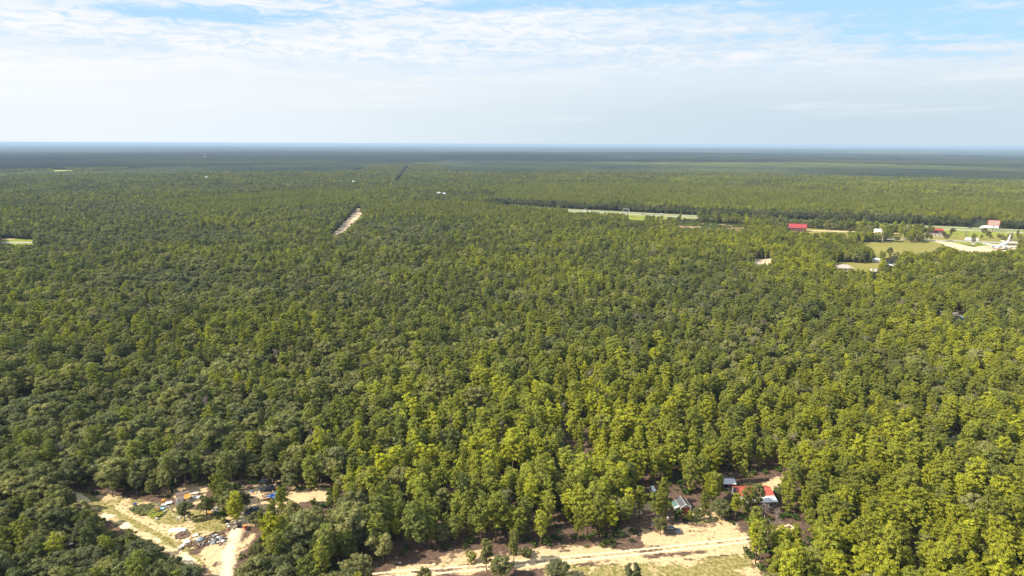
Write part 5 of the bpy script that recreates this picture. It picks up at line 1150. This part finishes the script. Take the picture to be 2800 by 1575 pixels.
billboard(1711, 593, 9.0, 4.2, 7.5, offwhite, black, 'dark billboard with pale right edge beside the highway', facing(1711, 593) - .1, posts=(2.2,), back=False)
# utility poles
for px, py, hh, lb in [(2412,665,13,'tall wooden utility pole at the left end of the dry field'),(2767,668,11,'wooden utility pole right of the white tail fin'),(2268,652,11,'utility pole above the pinkish treetop by the frontage road'),(2567,655,9,'thin utility pole right of the crimson-roofed building'),(2092,727,9,'white-topped pole in the small sandy yard'),(1893,599,12,'pale pole at the right end of the visible highway'),(2156,640,9,'pale post in front of the long crimson-roofed building')]:
    t = thing('utility_pole', lb, 'pole', P3(px, py), 0.4, 'wooden utility poles'); MB().cyl((0, 0, 0), (0, 0, hh), .30, .20, 7).put('pole_shaft', polewood, t); MB().box((0, 0, hh - .9), (2.4, .16, .18)).put('crossarm', polewood, t)
    for x_ in (-1.0, 0, 1.0): MB().cyl((x_, 0, hh - .8), (x_, 0, hh - .5), .07, n=5).put('insulator', offwhite, t)
# aeroplane shape
u = mpp(2735, 672); t = thing('aeroplane', 'white aeroplane with tall tail fin and long wings standing on the sand', 'aeroplane', P3(2728, 684), facing(2728, 684) - .30)
m = MB(); st = [(-4, 1.0, 3.4), (-2.5, 1.9, 3.5), (2, 2.2, 3.6), (12, 2.2, 4.0), (22, 1.5, 5.2), (30, .5, 6.4)]; V = []; F = []
for i, (y_, r_, z_) in enumerate(st):
    for k in range(10): a = k * .6283; V.append((math.cos(a) * r_, y_, z_ + math.sin(a) * r_))
    if i:
        for k in range(10): F.append(((i - 1) * 10 + k, (i - 1) * 10 + (k + 1) % 10, i * 10 + (k + 1) % 10, i * 10 + k))
F += [tuple(range(10)), tuple(range(59, 49, -1))]; m.add(V, F).put('fuselage', white, t)
MB().add([(-2, 3, 4.0), (-2, 9, 4.0), (-17, 9.5, 4.8), (-17, 7.2, 4.8), (-2, 3, 3.4), (-2, 9, 3.4), (-17, 9.5, 4.6), (-17, 7.2, 4.6)], [(0, 1, 2, 3), (7, 6, 5, 4), (0, 3, 7, 4), (1, 5, 6, 2), (3, 2, 6, 7)]).put('wing', white, t)
MB().add([(2, 3, 4.0), (2, 9, 4.0), (17, 9.5, 4.8), (17, 7.2, 4.8), (2, 3, 3.4), (2, 9, 3.4), (17, 9.5, 4.6), (17, 7.2, 4.6)], [(3, 2, 1, 0), (4, 5, 6, 7), (4, 7, 3, 0), (2, 6, 5, 1), (7, 6, 2, 3)]).put('wing', white, t)
fn = obj('tail_fin', MB().prism([(24, 6.0), (30.5, 6.3), (31.5, 13.5), (29, 13.5)], 'x', -.3, .3).mesh('tail_fin', white), t); MB().prism([(30.7, 6.3), (32.2, 6.3), (33.0, 13.5), (31.7, 13.5)], 'x', -.28, .28).put('rudder', orange, fn)
for s_ in (-1, 1): MB().slab([(s_ * .8, 26, 6.4), (s_ * 7.5, 29, 6.6), (s_ * 7.5, 31, 6.6), (s_ * .8, 31, 6.4)][::s_], .3).put('tailplane', white, t); MB().cyl((s_ * 5.5, 2, 2.6), (s_ * 5.5, 6, 2.8), .95, .8, 10).put('engine', greentin, t)
MB().box((0, -3.0, 4.6), (1.6, 1.0, .7)).put('cockpit_window', glass, t)
for x_, y_ in ((0, -1), (-3, 8), (3, 8)): MB().cyl((x_, y_, 0), (x_, y_, 2.2), .2, n=6).put('landing_leg', rimm, t); MB().cyl((x_ - .25, y_, .5), (x_ + .25, y_, .5), .5, n=10).put('wheel', black, t)
# far yard buildings
t = thing('hipped_roof_house', 'grey-pink hipped roof of a house on the small lawn', 'house', P3(2308, 741), facing(2308, 741) + .3)
MB().box((0, 0, 1.5), (13, 8, 3.0)).put('wall', concrete, t); V = [(-7, -4.5, 3), (7, -4.5, 3), (7, 4.5, 3), (-7, 4.5, 3), (-2.2, 0, 5.8), (2.2, 0, 5.8)]
m_shingle = simple('grey_pink_shingle', (.40, .34, .31), .9)
for f_, nmx in (((0, 1, 5, 4), 0), ((1, 2, 5), 0), ((2, 3, 4, 5), 0), ((3, 0, 4), 0)): MB().add([V[k] for k in f_] + [(V[k][0], V[k][1], V[k][2] - .12) for k in f_], [tuple(range(len(f_))), tuple(range(2 * len(f_) - 1, len(f_) - 1, -1))] + [(i, len(f_) + i, len(f_) + (i + 1) % len(f_), (i + 1) % len(f_)) for i in range(len(f_))]).put('roof_slope', m_shingle, t)
for x_ in (-4, 0, 4): MB().box((x_, -4.03, 1.6), (1.3, .06, 1.1)).put('window', glass, t)
cabin(2396, 716, 5, 7, 2.6, .9, facing(2396, 716), white, (white, white), 'bright white-roofed hut above the small lawn', 'white_hut', 'hut', window=2)
car(2429, 724, 'white pickup truck left of the pair in the far yard', carwhite, L=6.0, Wd=2.1, Hh=1.9, rz=facing(2429, 724) - .3, style='pickup', name='parked_truck', cat='truck', group='white vehicles of the far yard')
car(2442, 727, 'white car right of the pair in the far yard', carwhite, L=5.0, Wd=2.0, Hh=1.6, rz=facing(2442, 727) - .3, style='suv', group='white vehicles of the far yard')
crate(2073, 720, (2.2, 1.8, 1.9), white, 'white_box', 'small white hut in the sandy yard left of the pole', 'hut', .2)
for a, b, lb in [(2384, 741, 'yellowish white speck-like box left of a pair below the lawn'), (2397, 742, 'pinkish white box right of a pair below the lawn')]: crate(a, b, (2.4, 1.6, 2.0), white, 'white_box', lb, 'box', .2)
cabin(2505, 716, 3, 5, 6.5, .8, facing(2505, 716), white, (tin, tin), 'thin pale roof peeking out of the woods right of the field', 'small_shed', 'shed', window=1)
t = thing('blue_cover', 'pale blue curved pool-like cover in the right-hand woods', 'cover', P3(2621, 872), facing(2621, 872) - .3)
V = []; F = []
for i in range(9):
    a = math.pi * i / 8
    for j, y_ in enumerate((-1.5, 0, 1.5)): V.append((-3.0 * math.cos(a), y_, .6 + 1.6 * math.sin(a) * (1 - .12 * j)))
for i in range(8):
    for j in range(2): F.append((i * 3 + j, i * 3 + j + 1, i * 3 + j + 4, i * 3 + j + 3))
MB().add(V, F).put('cover_sheet', paleblue, t); MB().box((0, -1.55, .35), (6.0, .1, .7)).put('cover_side', bluetarp, t)
planksheet(2612, 864, 3.4, 2.2, .1, offwhite, 'cream_awning', 'cream awning left of the pale blue cover', 'awning', 1.5, .4)
car(2571, 859, 'white and grey car at the edge of the dark gap left of the blue cover', carwhite, L=4.8, rz=facing(2571, 859) - .3, style='sedan')
cabin(2583, 884, 2.5, 3.4, 6.0, .5, 0, white, (tin, tin), 'tiny whitish roof below the pale blue cover', 'small_shed', 'shed', window=1)
# far specks
for i, (a, b, w_, lb) in enumerate([(560,423,40,'upper pale building of two far specks on the left'),(561,433,40,'lower pale building of two far specks on the left'),(541,411,60,'pale line-like building furthest away on the left'),(565,494,12,'small pale roof in the left distance'),(967,507,8,'pale roof left of the pale green tree in the distance'),(1200,542,12,'grey-white roof in the distance above the plantation'),(1213,544,8,'smaller grey-white roof beside the other above the plantation')]):
    x_, y_ = at(a, b); z_ = float(terr(x_, y_)); L_ = max(6, w_ * .35) 
    t = thing('far_building', lb, 'building', (x_, y_, z_), facing(a, b), 'pale buildings in the far forest'); MB().box((0, 0, 5), (L_, 6, 10)).put('wall', concrete, t); MB().prism([(-3.4, 10), (3.4, 10), (0, 12)], 'x', -L_ / 2 - .5, L_ / 2 + .5).put('roof', tin, t)
x_, y_ = at(1090, 398); z_ = float(terr(x_, y_)); t = thing('far_tower_block', 'tiny white tower-like buildings on the horizon', 'building', (x_, y_, z_), 0)
for dx, hh, ww in ((-60, 55, 50), (20, 85, 45), (90, 60, 70)): MB().box((dx * 1.5, 0, hh / 2), (ww, 40, hh)).put('tower', white, t)
